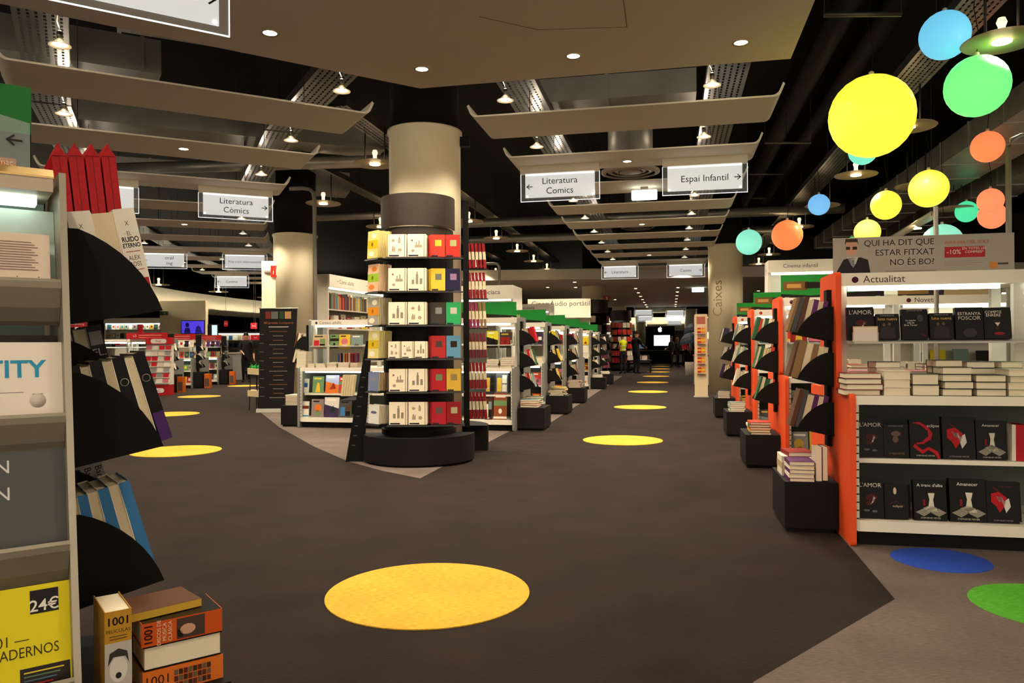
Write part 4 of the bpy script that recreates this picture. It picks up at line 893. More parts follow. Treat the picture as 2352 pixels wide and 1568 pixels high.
# books on the comics bookcase, left part
CB = [(717,749,769,'b9a27c','tan'),(757,777,768,'6b8a5a','grey green'),(778,803,768,'d9b23a','yellow'),(805,832,769,'7a8f8a','teal grey')]
for i, (a, b, y, c, nm) in enumerate(CB):
    faced(G, .27, 1.22, a, b, y, c, nm+' comic album on the ledge of the Comics bookcase, left end', spec=rs(r), name='comic_album', group='comic albums', t=.02)
for i, (a, b, y, c, nm) in enumerate(((1117,1143,760,'d9cf3a','lime yellow'),(1147,1172,763,'3a342e','charcoal'))):
    faced(G, .27, 1.22, a, b, y, c, nm+' comic album on the ledge right of the notebook column', spec=rs(r), name='comic_album', group='comic albums', t=.02)
r = random.Random(5)
x = .42
for i in range(24):
    t = r.choice((.012,.018,.022)); c = r.choice(PAL)
    book(G @ T(x+t/2, .55, .931+.11) @ RZ(math.pi/2), .15, .2+r.random()*.025, t, c, '%s slim comic spine %s from left at the rear of the Comics counter' % (cname(c), ORD[i]), group='comic spines on the counter', name='comic_book', simple=True)
    x += t+.002
for i, (a, b, n, t) in enumerate(((681,704,5,.05),(706,723,2,.03),(724,748,2,.03),(750,774,3,.025),(776,802,3,.025),(804,822,3,.026))):
    cstack(a, b, .03, n, t, ['e9e2d2','d8c9b4'] if i < 5 else ['6f2a30','d8c9b4'], 'counter stack %s of the Comics bookcase' % ORD[i], G=G, d=.22)
for i, (a, b, n, t) in enumerate(((1117,1146,4,.03),(1148,1176,5,.03))):
    cstack(a, b, .03, n, t, ['8c8a86','d8c9b4'], 'right hand counter stack %s of the Comics bookcase' % ORD[i], G=G, d=.22)
for z, yl, row, wh in ((.53,.13,[(687,708,870,'d9d4c4','white'),(717,742,865,'6b8a5a','green'),(747,777,862,'b9bce0','lilac'),(778,796,866,'c23b2e','red')],'middle'),(.16,.06,[(687,708,922,'e0dac8','white'),(714,742,917,'8a7a74','brown'),(744,777,913,'d8d0c4','pale'),(778,806,919,'4a4a44','dark')],'bottom')):
    for i, (a, b, y, c, nm) in enumerate(row):
        faced(G, yl, z, a, b, y, c, '%s album %s from left on the %s shelf of the Comics bookcase' % (nm, ORD[i], wh), spec=rs(r), name='comic_album', group='comic albums', t=.02)
for z, yl, row, wh in ((.53,.13,[(1113,1137,843,'2a2a34','dark blue'),(1138,1166,843,'5a5a5e','grey')],'middle'),(.16,.06,[(1112,1130,905,'4a2a22','brown'),(1133,1163,903,'8a4a2a','rust')],'bottom')):
    for i, (a, b, y, c, nm) in enumerate(row):
        faced(G, yl, z, a, b, y, c, '%s album on the %s shelf right of the notebook column' % (nm, wh), spec=rs(r), name='comic_album', group='comic albums', t=.02)
for i in range(5):
    book(T(W(800,892,10.9).x-.06+.034*i, 10.9, .70) @ RY(.12) @ RZ(math.pi/2), .16, .3, .03, 'd8c49a', 'cream packed book %s of the bundle left of the slanted board' % ORD[i], group='cream bundle', name='packed_book', pag='e0cfa6')
bd = thing('bundle_shelf', 'black bracket holding the cream bundle on the Comics bookcase', 'bracket', None)
m = MB(); c_ = W(800,918,10.9); m.box(c_.x-.1, c_.x+.16, 10.82, 11.9, c_.z-.01, c_.z); part('plate', m, BLACK, bd)
# left end: floor box with magazines and a pocket rack
bM = G @ T(-.38, .1, 0); plinth_box(bM, .33, .5, .335, 'black floor box with magazines left of the Comics bookcase')
stack(bM @ T(.17,.17,.336), [(.22,.26,.02,['d8c9b4','e9e2d2','c86a7a'][i % 3],0,0,.04*(-1)**i) for i in range(8)], 'the magazine pile left of the Comics bookcase', name='magazine')
rack(G @ T(-.036,.40,0) @ RZ(math.pi), 1, (1.22,.98), 'the Comics bookcase left side', [rnd_books(5, 300, ['2f5a3a','5a3a26','efe3cb']), rnd_books(6, 301, ['17110f','efe3cb','8c8a86'])], L=.2, H=.2, post=(.9,1.6))

# ---------------------------------------------------------------- tall white bookcases
WH = mat('e4ddcc', .5)
def tall_case(label, M, L, D, top, hdr, rows, lit=True, hh=.28, ts=.13):
    o = thing('tall_bookcase', label, 'bookcase', M, 'tall white bookcases')
    m = MB(); m.box(0, L, D-.03, D, 0, top-.02); part('back_board', m, WH, o)
    for x in (0, L-.04):
        m = MB(); m.box(x, x+.04, 0, D-.03, 0, top-.02); part('side_panel', m, WH, o)
    m = MB(); m.box(0, L, -.04, D, top-hh, top); part('header', m, CREAM, o)
    for z in rows:
        m = MB(); m.box(.04, L-.04, .02, D-.03, z-.025, z); part('shelf', m, WH, o)
    m = MB(); m.box(.04, L-.04, .0, D-.03, 0, .1); part('plinth', m, BLACK, o)
    if lit: m = MB(); m.box(.06, L-.06, .03, .07, top-hh-.03, top-hh-.002); part('light_tube', m, TUBE, o)
    for s, x in hdr: text(o, s, ts, '5a5248', T(x, -.042, top-hh*.5), align='LEFT', name='header_lettering')
    return o
TC = T(-3.98, 16.5, 0) @ RZ(math.radians(74.3))
tall_case('tall white comics bookcase with lit header, right of the column', TC, 4.8, .45, 2.83, [('• Còmic adults',.35),('• Còmic adults',1.75),('• Còmic',3.2)], (.5,.9,1.3,1.66,2.08))
r = random.Random(9)
x = .08; i = 0
while x < 4.1:
    t = r.choice((.03,.04,.05,.06)); c = r.choice(PAL); h = r.uniform(.28,.38)
    book(TC @ T(x+t/2, .16, 2.082+h/2) @ RZ(math.pi/2), .2, h, t, c, '%s spine on the upper shelf of the tall comics bookcase, %s from left' % (cname(c), ORD[i]), group='spines in the tall comics bookcase', name='comic_volume', simple=True)
    x += t+.004; i += 1
x = .08; i = 0
while x < 4.2:
    w = r.choice((.22,.25,.3)); c = r.choice(['c23b2e','b8202a','2c5a8a','c9a13a','efe3cb','8c8a86','d8702a']); h = r.uniform(.25,.34)
    if i % 4 == 1:
        stack(TC @ T(x+w/2, .14, 1.662), [(.2, w, .035, c, 0, 0, -math.pi/2) for j in range(8)], 'the pile %s on the tall comics bookcase' % ORD[i], simple=True, name='comic_volume', group='piles in the tall comics bookcase')
    else:
        book(TC @ T(x+w/2, .1, 1.662) @ RX(-.1) @ T(0,0,h/2), w, h, .02, c, '%s face-out comic on the lower shelf of the tall comics bookcase, place %s' % (cname(c), ORD[i]), group='face out comics', name='comic_volume', spec=rs(r))
    x += w+.02; i += 1
tall_case('tall white crime fiction bookcase with lit policíaca header', TR(-1.95, 15.7, 0, -RA), 2.02, .95, 2.47, [('i policíaca',1.25)], (.5,.9,1.3,1.7))
tall_case('tall white bookcase headed Literatura catalana, farther back', TR(-.85, 22.65, 0, -RA), 2.0, .9, 2.47, [('• Literatura catalana',.5)], (.5,.9,1.3,1.7), hh=.22)
TCI = TR(4.02, 11.95, 0, -RA)
tall_case('tall white bookcase headed Cinema infantil', TCI, 2.2, .42, 2.56, [('Cinema infantil',.22)], (.5,.9,1.3,1.7,2.0), hh=.19, ts=.085)
# ---------------------------------------------------------------- rolled banner stand
b0, b1 = F(594,940), F(650,943)
bn = thing('roll_up_banner', 'dark roll-up banner listing a programme in the left aisle', 'banner', T(F(637,941).x*.965, F(637,941).y*.965, 0) @ RZ(.04))
BW, BT = .72, 2.0
m = MB(); m.prism([(-.06,0),(.06,0),(.05,.07),(-.05,.07)], -BW/2-.03, BW/2+.03, 'x'); part('base_cassette', m, mat('b9b4a8', .35, .6), bn)
m = MB(); m.add([(-BW/2,0,.07),(BW/2-.06,0,.07),(BW/2+.03,.02,BT),(-BW/2+.03,.02,BT)], [(0,1,2,3)]); m.add([(-BW/2,.004,.07),(BW/2-.06,.004,.07),(BW/2+.03,.024,BT),(-BW/2+.03,.024,BT)], [(3,2,1,0)]); bs = part('banner_sheet', m, mat('1a1716', .45), bn)
m = MB(); m.tube([(-BW/2+.02,.022,BT),(BW/2+.04,.022,BT)], .012, 8); part('top_rail', m, mat('b9b4a8', .35, .6), bn)
m = MB(); m.tube([(0,.03,.05),(0,.03,BT)], .01, 6); part('support_pole', m, mat('b9b4a8', .35, .6), bn)
for x0, x1, c in ((-.22,-.12,'7a2a22'),(-.11,.02,'6a6a64'),(.05,.13,'2a4a2e'),(.15,.27,'b98a5a')):
    m = MB(); m.box(x0, x1, .012, .0145, 1.8, 1.94); part('photo_print', m, mat(c, .5), bn)
text(bn, 'XII Jornades Comiqueres', .055, 'b96a34', T(.03,.011,1.72))
m = MB(); m.box(-.16,.22,.009,.0115,1.635,1.65); part('text_line', m, mat('d8d0c4', .6), bn)
for i in range(16):
    z = 1.55-i*.085; w = (.2 if i % 3 else .34)
    m = MB(); m.box(-w/2+.02, w/2+.02, .004+.01*z/2-.004, .004+.01*z/2-.002, z, z+.008); part('text_line', m, mat('a8a090' if i % 2 else '9a6a44', .6), bn)
    if i % 2: m = MB(); m.box(-.33, -.25, .0005, .003, z+.03, z+.038); part('text_line', m, mat('8a8478', .6), bn)
# ---------------------------------------------------------------- foreground shelf on the left
LA = math.radians(37)
GL = TR(-1.195, 2.04, 0, LA)
FRM = mat('a69d8c', .35, .45); LIPM = mat('8d8473', .45, .3)
fg = thing('magazine_bookcase', 'grey sloping magazine bookcase cut by the left picture edge', 'bookcase', GL)
def yf(z): return -.26*(1.72-z)/1.3
m = MB(); m.prism([(-.02,1.715),(.28,1.715),(.62,.95),(.62,0),(yf(0),0),(yf(.3),.3),(yf(.9),.9)], -.016, 0, 'x'); part('end_frame', m, FRM, fg)
m = MB(); m.prism([(-.03,1.66),(-.03,1.70),(-.01,1.72),(.25,1.72),(.25,1.66)], -2.2, -.03, 'x'); part('header', m, mat('b9aa94', .5), fg)
m = MB(); m.prism([(-.012,1.7205),(-.032,1.70),(-.032,1.695),(.0,1.7235)], -2.2, -.028, 'x'); part('header_edge', m, mat('c8a86a', .3, .6), fg)
m = MB(); m.box(-2.1, -.06, .04, .10, 1.635, 1.658); part('light_tube', m, mat('e9fff2', .4, emit=2.5), fg)
m = MB(); m.box(-2.15, -.03, .19, .21, .3, 1.66); part('back_board', m, mat('a9b9b0', .6), fg)  # greenish tint of the tube light put into the board colour
mat('e9fff2', .4, emit=2.5).cycles.emission_sampling = 'FRONT'
LIPZ = (1.426, 1.085, .775, .46)
for i, z in enumerate(LIPZ):
    y0 = yf(z)
    pr = [(y0-.006, z+.004), (y0-.012, z-.004), (y0-.01, z-.02), (y0+.01, z-.07), (y0+.035, z-.105), (y0+.05, z-.115), (y0+.17, z-.08), (y0+.17, z-.075), (y0+.05, z-.105), (y0+.04, z-.10), (y0+.015, z-.065), (y0-.003, z-.015), (y0-.003, z-.002)]
    m = MB(); m.prism(pr, -2.15, -.017, 'x'); part('tray_lip', m, LIPM, fg)
    m = MB(); m.prism([(y0+.075,z-.10),(y0+.08,z-.10),(y0+.155,z+.20),(y0+.15,z+.20)], -2.15, -.017, 'x'); part('tray_back', m, mat('3a3733', .6) if i else mat('c2cfc6', .5), fg)  # tube light coloured into the top back, shade under the lips into lower ones
def lean_book(x0, x1, ytop, z, cov, lb, t=.02, spec=(), rough=None):
    y0 = yf(z)+.012
    p1 = onplane(GL, x1, ytop, y0+.06); w = x1-x0
    pr_ = onplane(GL, x0, ytop, y0+.06); w = p1.x-pr_.x; h = (p1.z-z+.09)/math.cos(.2)
    return book(GL @ T((p1.x+pr_.x)/2, y0+.022, z-.085) @ RX(-.2) @ T(0,0,h/2), w, h, t, cov, lb, spec=spec, group='books on the foreground shelf', name='large_book', cat='book'), w, h
o, w, h = lean_book(-150, 112, 548, LIPZ[0], 'd8c6b4', 'pinkish visual dictionary back cover on the top foreground tray', t=.03)
for i in range(12):
    m = MB(); m.box(-.45*w, w*(.36+.03*((i*7) % 3-1)), -.0165, -.016, h*.38-i*h*.032, h*.38-i*h*.032+.0025); part('text_line', m, mat('8a7668', .6), o)
text(o, 'diccionario visual', .032, '6a5a44', T(.15*w, -.017, -.10*h))
o, w, h = lean_book(-190, 146, 792, LIPZ[1], 'e4dacd', 'white book titled ENTITY in blue letters on the foreground shelf', t=.022)
text(o, 'IDENTITY', .062, '2f8fb4', T(.36*w, -.0122, .235*h), align='RIGHT', bold=.02)
for a, b, c, d in ((-.2,-.05,.05,.055),(.0,.2,.02,.025),(.26,.34,.0,.005),(-.02,-.0,-.15,.02),(-.3,.0,-.2,-.185)):
    m = MB(); m.box(a*w, b*w, -.0115, -.011, c*h, d*h); part('diagram_line', m, mat('5a5450', .6), o)
m = MB(); m.lathe([(.0,0),(.018,0),(.018,.0005)], 20); part('diagram_circle', m, mat('c8bcb0', .6), o, T(.3*w, -.011, -.06*h) @ RX(math.pi/2))
o, w, h = lean_book(-160, 152, 1020, LIPZ[2], '2a2828', 'dark plastic wrapped book showing white letters N on the foreground shelf', t=.02)
m = MB(); m.box(-w/2-.002, w/2+.002, -.0125, -.0115, -h/2, h/2); part('clear_wrap', m, mat('d8dcd8', .06, alpha=.05), o)
text(o, 'N', .045, 'd8d4d0', T(.07*w, -.0112, .33*h), align='RIGHT'); text(o, 'N', .045, 'd8d4d0', T(.07*w, -.0112, .13*h), align='RIGHT')
o, w, h = lean_book(-128, 170, 1338, LIPZ[3], 'e0cf1c', 'yellow CUADERNOS book with a black 24€ sticker on the foreground shelf', t=.025)
m = MB(); m.box(.14*w, .37*w, -.0135, -.0128, .28*h, .46*h); part('price_sticker', m, mat('1a1716', .4), o)
text(o, '24€', .038, 'e9e2d2', T(.255*w, -.0142, .335*h), bold=.01); text(o, '01 —', .034, '3f3a14', T(-.13*w, -.0134, .10*h), align='LEFT', wx=.85); text(o, 'CUADERNOS', .034, '3f3a14', T(-.25*w, -.0134, .0*h), align='LEFT', wx=.78)
m = MB(); m.box(.05*w, .45*w, -.0134, -.0128, -.48*h, -.12*h); part('dark_panel', m, mat('2a2220', .4), o)
for i, c in enumerate(('d8c83a','5a7a5a','4a6a7a','b8302a','8a8a8a')):
    m = MB(); m.box(.08*w, (.4-.03*i)*w, -.014, -.0135, -.16*h-i*.03*h, -.15*h-i*.03*h); part('text_line', m, mat(c, .5), o)
for i, (x, a) in enumerate(((.05,-.1),(.1,.2),(.02,.5),(.3,.1))): pass
# green sign on top
gs_ = thing('top_sign', 'green and black promotional sign standing on the foreground bookcase', 'sign', GL @ T(-.75, .06, 1.724), 'signs on bookcase tops')
m = MB(); m.box(0, .68, 0, .006, 0, .225); part('board', m, mat('16231a', .4), gs_)
m = MB(); m.box(0, .68, -.001, 0, .10, .225); part('green_field', m, mat('1d6a2e', .4), gs_)
m = MB(); m.box(.60, .645, -.0015, 0, .004, .03); part('orange_logo', m, mat('d8803a', .4), gs_); text(gs_, 'fnac', .02, 'f1e6d2', T(.622,-.0025,.018)); text(gs_, 'fnac', .022, 'c8c0b4', T(.5,-.0015,.018))
m = MB(); m.prism([(.575,.03),(.675,.0),(.675,.125),(.55,.15)], -.02, -.016); part('acrylic_tab', m, mat('b8c4c0', .08, alpha=.22), gs_)
arrow(gs_, T(.64,-.022,.075) @ Matrix.Scale(.4, 4), -1, '2a2a28', .09)

# racks on its aisle end
ZS = (1.345, .93, .52)
def fg_rack(y, who, books, D, zs, post): 
    rack(GL @ T(.002, y, 0), -1, zs, who, books, L=.275, H=.25, D=D, post=post)
near = [[('e9e2d2',.062,.30,.2,True),('efe3cb',.062,.295,.2,False),('e9e2d2',.058,.30,.2,True)],
        [('1c1614',.028,.27,.2,True),('efe3cb',.026,.265,.2,False),('1c1614',.034,.275,.2,True),('efe3cb',.028,.27,.2,False),('1c1614',.034,.275,.2,True),('efe3cb',.026,.27,.2,False),('1c1614',.034,.28,.2,True)],
        [('efe3cb',.026,.30,.2,False),('3d7ab0',.027,.30,.2,True),('efe3cb',.03,.305,.2,False),('3d7ab0',.03,.305,.2,True),('efe3cb',.03,.31,.2,False),('3d7ab0',.03,.31,.2,True)]]
fg_rack(.28, 'the foreground bookcase', near, .24, ZS, (.45,1.62))
fgb = [o for o in bpy.data.objects if o.name.startswith('racked_book') and 'foreground bookcase' in o.get('label', '')]
for o in fgb:
    lb = o['label']
    if 'white' in lb:
        t_, h_ = .058, .30
        S = lambda z: T(-.1005, 0, z) @ RZ(-math.pi/2) @ Matrix.Diagonal((.72,1,1,1))
        if 'third' in lb:
            text(o, '· EL ·', .018, '3a2e28', S(.075)); text(o, 'RUIDO', .021, '2a201c', S(.057), bold=.03); text(o, 'ETERNO', .018, '2a201c', S(.039), bold=.03); text(o, 'ALEX\nROSS', .019, '3a2e28', S(-.008))
            m = MB(); m.box(-.1008,-.1004,-.026,.026,-.15,-.06); part('red_band', m, mat('a81f26', .4), o)
            for z in (.02, -.035): m = MB(); m.box(-.1007,-.1004,-.02,.02,z,z+.002); part('red_rule', m, mat('a81f26', .4), o)
        else:
            text(o, '· EL ·', .016, '3a2e28', S(.06)); text(o, 'RUIDO', .019, '2a201c', S(.04), bold=.03)
        text(o, 'X', .02, '4a3e38', S(.105))
    elif 'black book spine' in lb and 'middle' in lb:
        m = MB(); m.box(-.1008,-.1003,-.016,.016,-.14,-.05); part('purple_band', m, mat('4a2a66', .5), o)
        m = MB(); m.lathe([(.010,0),(.012,0),(.012,.0006),(.010,.0006)], 16, caps=False); part('spine_emblem', m, mat('9a9488', .5), o, T(-.1003,0,.06) @ RY(-math.pi/2))
# red wrapped books in the far pocket
rk2 = 'the foreground bookcase far side'
fg_rack(.56, rk2, [[], [('17110f',.045,.28,.2,True),('8c8a86',.04,.275,.2,False),('17110f',.045,.28,.2,True)], [('8c8a86',.032,.27,.2,True),('8c8a86',.03,.27,.2,True),('8c8a86',.032,.27,.2,True),('8c8a86',.03,.27,.2,True)]], .24, (1.42,1.03,.62), (.5,1.7))
for o in [o for o in bpy.data.objects if o.name.startswith('racked_book') and rk2 in o.get('label', '')]:
    if 'black' in o['label']: text(o, 'FL.', .035, 'c8c0b4', T(-.101,0,.05) @ RZ(-math.pi/2)); m = MB(); m.box(-.1008,-.1004,-.018,.018,.075,.12); part('spine_picture', m, mat('8a8a86', .5), o)
    if 'bottom' in o['label']: text(o, 'Banksy', .028, '1c1816', T(-.101,0,.06) @ RZ(-math.pi/2) @ RY(math.pi/2))
REDM = mat('b3161e', .32, noise=.12, nscale=60)
for j in range(4):
    t = .042; h = .44
    m = MB(); m.prism([(-t/2,0),(t/2,0),(t/2,h-.03),(t*.2,h-.008),(0,h+.012),(-t*.2,h-.008),(-t/2,h-.03)], -.1, .1)
    o = thing('wrapped_book', 'tall red foil wrapped book, %s from left in the top rack' % ORD[j], 'book', GL @ T(.078+.047*j, .55, 1.455+.006*j) @ RY(-.10), 'red wrapped books')
    part('red_wrapping', m, REDM, o)
    m = MB(); m.prism([(-t*.5,h-.03),(t*.5,h-.03),(t*.15,h-.005),(0,h+.013),(-t*.15,h-.005)], -.104, -.1); part('folded_tip', m, REDM, o)
    m = MB(); m.box(-.0012,.0012,-.102,-.1,.02,h-.03); part('wrapping_seam', m, mat('8a1016', .4), o)
# floor box with thick 1001 volumes
bM = GL @ T(.03, -.21, 0)
plinth_box(bM, .335, .62, .335, 'black floor box with thick 1001 volumes in the foreground')
def spine_flat(M, L, d, t, cov, lb, txt, fore=False):
    o = book(M @ T(0,0,t/2) @ RZ(math.pi/2 if not fore else -math.pi/2) @ RX(-math.pi/2), d, L, t, cov, lb, group='thick 1001 volumes', name='thick_book')
    return o
B0 = bM @ T(.222, .115, .336)
o = spine_flat(B0, .205, .16, .064, 'd8702a', 'lowest orange 1001 volume with a grid of small pictures', '')
S0 = lambda x, z: T(-.081, -z, x) @ RZ(-math.pi/2) @ RY(-math.pi/2)
def on_spine(o, s, size, c, x, z): return text(o, s, size, c, Matrix(((0,-1,0,-.0812),(0,0,-1,-z),(1,0,0,x),(0,0,0,1))) @ Matrix.Identity(4), name='spine_lettering') if False else None
def spine_local(x, z): # x along the spine to the right, z up across its thickness (world)
    return Matrix(((0,1,0,-.0806),(0,0,-1,-z),(-1,0,0,-x),(0,0,0,1)))
text(o, '1001', .034, '2a1a12', spine_local(-.066, .004) )
for i in range(8):
    for j in range(3):
        m = MB(); m.box(-.005,.005,-.0006,0,-.007,.007); part('spine_picture', m, mat(['3a2a22','5a2a22','6a5a44'][(i+j) % 3], .5), o, spine_local(-.02+.012*i, -.02+.017*j))
o = spine_flat(B0 @ T(.0,.0,.066), .20, .155, .062, '1c1614', 'thick volume with white page edges in the middle of the 1001 pile', '', True)
o = spine_flat(B0 @ T(-.002,.0,.130), .205, .16, .062, 'c8541e', 'top orange 1001 DISCOS DE MÚSICA CLÁSICA volume', '')
text(o, '1001', .028, '2a120a', spine_local(-.085, 0) @ RY(-math.pi/2), bold=.02)
for i, s in enumerate(('DISCOS DE','MÚSICA','CLÁSICA')): text(o, s, .0135, 'e9d0b4', spine_local(-.06+.014*i, 0) @ RY(-math.pi/2))
m = MB(); m.box(-.036,.036,-.0006,0,-.027,.027); pp = part('portrait_print', m, mat('4a3a30', .5), o, spine_local(.02, 0))
m = MB(); m.prism(oval(-.008,-.004,.02,.014), -.0012, -.0006); part('portrait_face', m, mat('c89a7a', .6), o, spine_local(.02, 0))
m = MB(); m.prism([(-.034,-.02),(-.02,-.024),(-.022,-.008),(-.034,.0)], -.0012, -.0006); part('portrait_hair', m, mat('1a1210', .6), o, spine_local(.02, 0))
m = MB(); m.box(-.08,.08,-.0316,-.0311,-.10,.10); part('black_cover', m, mat('181414', .25), o)
o = spine_flat(B0 @ T(-.045,.03,.195) @ RZ(.12), .19, .15, .02, 'c9a13a', 'thin yellow edged book lying on top of the 1001 pile', '')
m = MB(); m.box(-.075,.075,-.0106,-.0101,-.095,.095); part('cover_photo', m, mat('6a4a3a', .2), o)
o = book(bM @ T(.058, .09, .336+.125) @ RZ(math.pi/2), .17, .25, .062, 'b98a2a', 'upright yellow 1001 PELÍCULAS volume beside the pile', group='thick 1001 volumes', name='thick_book')
SP = lambda z: T(-.0855, 0, z) @ RZ(-math.pi/2)
text(o, '1001', .028, '1f1812', SP(.098), bold=.02); text(o, 'PELÍCULAS', .0118, '2a2016', SP(.074))
for z in (.06,.053): m = MB(); m.box(-.0858,-.0852,-.02,.02,z,z+.002); part('text_line', m, mat('5a4620', .6), o)
m = MB(); m.box(-.0858,-.0852,-.031,.031,-.10,.045); part('portrait_print', m, mat('b9b4a8', .6), o)
m = MB(); m.prism(oval(0,-.022,.021,.034), -.0012, -.0006); part('portrait_face', m, mat('d8d2c8', .6), o, SP(0))
m = MB(); m.prism([(-.024,-.01),(-.02,.02),(0,.03),(.02,.02),(.024,-.01),(.016,.008),(-.012,.01)], -.0018, -.0012); part('portrait_hair', m, mat('3a3632', .6), o, SP(0))
m = MB(); m.prism(oval(0,-.038,.007,.008), -.0018, -.0012); part('portrait_mouth', m, mat('2a2624', .6), o, SP(0))
# ---------------------------------------------------------------- left music and film area
LWHO = ['the first music bookcase','the second music bookcase','the third music bookcase']
for k, (ex, ez) in enumerate(((-9.73,21.2),(-9.90,23.5),(-9.98,25.8))):
    L = 2.2
    o, G = gondola('bookcase', 'grey film and music bookcase, %s along the far left aisle' % ORD[k], (ex-L, ez), 0.0, [0, 1.1, 2.2], 'grey', [], lower_light=True, group='music bookcases', ends=(0,1), top_z=1.5)
    bM = G @ T(L+.04, .05, 0); plinth_box(bM, .28, .5, .5, 'tall charcoal floor box at '+LWHO[k])
    rack(G @ T(L+.036, .4, 0), -1, (1.16,.88,.62), LWHO[k], [rnd_books(4, 400+10*k+j, ['8c8a86','4a4a4c','efe3cb'], h=.19, w=.14) for j in range(3)], L=.2, H=.16, post=(.5,1.5))
    o2 = thing('header_flag', 'charcoal upright panel above the rack of '+LWHO[k], 'sign', G @ T(L+.06, .2, 1.505), 'charcoal flags')
    m = MB(); m.box(0,.17,0,.03,-.2,.14); part('panel', m, CHAR, o2); m = MB(); m.box(-.05,.0,.005,.025,-.18,-.1); part('bracket', m, BLACK, o2)
    board(G, L-1.15, L+.02, .3, 1.505, 1.68, 'red offer board on '+LWHO[k], 'a81f22', [('t','x3',.2,.5,.6,'e9cfc4'),('p','d89a8a',[(.3,.55),(.85,.55),(.85,.66),(.3,.66)]),('p','d89a8a',[(.3,.2),(.85,.2),(.85,.28),(.3,.28)])], group='red offer boards')
    o3 = thing('poster_box', 'small orange poster box beside '+LWHO[k], 'box', G @ T(L+.36, .1, 0), 'orange poster boxes')
    m = MB(); m.box(0,.17,0,.17,0,.44); part('box_body', m, mat('c8601e', .5), o3); m = MB(); m.box(.02,.15,-.002,0,.05,.3); part('poster', m, mat('5a4a44', .5), o3)
    r = random.Random(500+k)
    if k:
        for z, yl, wh, w in ((.93,.3,'upper',.13),(.53,.2,'middle',.14),(.16,.1,'bottom',.14),(1.275,.28,'ledge',.13)):
            for i in range(6):
                c = r.choice(PAL); h = .19
                book(G @ T(L-.1-.16*i, yl, z+.003) @ RX(-.15) @ T(0,0,h/2), w, h, .02, c, '%s disc case %s from right on the %s row of %s' % (cname(c), ORD[i], wh, LWHO[k]), group='disc cases on music bookcases', simple=True, name='disc_case', cat='disc case', spec=[('p',r.choice(PAL),oval(0,.05,.3,.25,8))])
# red branded magazine stand
def fnac_stand(M, label, n=7):
    o = thing('magazine_stand', label, 'display stand', M, 'red fnac stands')
    m = MB(); m.box(-.34,.34,.05,.4,.0,.28); part('red_base', m, mat('b81f26', .4), o)
    m = MB(); m.prism([(.05,.28),(.4,.28),(.4,1.35),(.32,1.35)], -.34, .34, 'x'); part('body', m, WH, o)
    m = MB(); m.box(-.34,.34,.25,.4,1.35,1.53); part('red_header', m, mat('c8242c', .4), o)
    for z, s in ((.13,.16),(1.43,.12)):
        y = .048 if z < 1 else .248
        m = MB(); m.prism(rrect(-.2,.2,z-.06,z+.06,.055), y-.003, y); part('white_label', m, mat('f1e9e0', .5), o); text(o, 'fnac', s*.8, 'b81f26', T(0, y-.004, z))
    r = random.Random(label)
    for t in range(n):
        z = .33+t*.145; y = .02+.27*(z-.28)/1.07
        m = MB(); m.box(-.34,.34,y-.03,y+.06,z-.02,z); part('tray', m, WH, o)
        for i in range(4):
            c = r.choice(['b8202a','d8c9b4','e9e2d2','c86a7a','8c8a86']); book(M @ T(-.25+.165*i, y, z+.002) @ RX(-.25) @ T(0,0,.055), .14, .11, .012, c, '%s booklet %s on tray %s of %s' % (cname(c), ORD[i], ORD[t], label.replace('magazine ','').replace('display ','')[:46].rsplit(' in ',1)[0]), simple=True, group='booklets on red stands', name='booklet', cat='booklet')
    return o
p = F(357,893); fnac_stand(T(p.x*.86, p.y*.86, 0) @ RZ(.1), 'red and white fnac magazine stand above the green basket')
p = F(303,885); fnac_stand(T(p.x, p.y-.6, 0) @ RZ(.1), 'red and white fnac magazine stand half hidden by rack', 3)
p = F(356,906); o = thing('basket', 'green plastic shopping basket on the floor by the red stand', 'basket', T(p.x, p.y, 0))
GB = mat('1f7a2e', .45)
m = MB(); m.box(-.16,.16,-.1,.1,0,.015); part('basket_floor', m, GB, o)
for nm, b in (('side',(-.16,-.15,-.1,.1)),('side',(.15,.16,-.1,.1)),('front',(-.16,.16,-.1,-.09)),('back',(-.16,.16,.09,.1))):
    for z in (.03,.08,.13): m = MB(); m.box(*b, z, z+.035); part('basket_slat', m, GB, o)
m = MB(); m.tube([(-.15,0,.16),(-.13,0,.22),(.13,0,.22),(.15,0,.16)], .008, 6); part('handle', m, GB, o)
# wall of films behind, screens and shop front
TD = TR(-15.3, 28.6, 0, .06)
tall_case('wide lit film bookcase on the far left wall', TD, 2.9, .4, 2.38, [], (.5,.9,1.3,1.62,1.95), hh=.2)
r = random.Random(77)
for zi, z in enumerate((1.952,1.622,1.302)):
    for i in range(18):
        c = r.choice(['8c8a86','b9a27c','7a8f8a','e9e2d2','2c5a8a','24303c','c9a13a','9fb0a0'])
        book(TD @ T(.13+.155*i, .12, z) @ RX(-.1) @ T(0,0,.1), .13, .19, .015, c, '%s film case %s from left on %s shelf of the far film bookcase' % (cname(c), ORD[i], ('upper','middle','lower')[zi]), simple=True, group='film cases on the far left wall', name='film_case', cat='film case', spec=[('p',r.choice(PAL),oval(0,.05,.3,.25,8))])
o = thing('television', 'wall television showing blue violet figures, far left', 'television', TR(W(443,751,28.2).x, 28.2, W(443,751,28.2).z, .06))
m = MB(); m.box(-.42,.42,0,.05,-.25,.25); part('frame', m, BLACK, o)
SCR = mat('4a3ad8', .4, emit=.8)
m = MB(); m.box(-.4,.4,-.004,0,-.225,.225); part('screen', m, SCR, o)
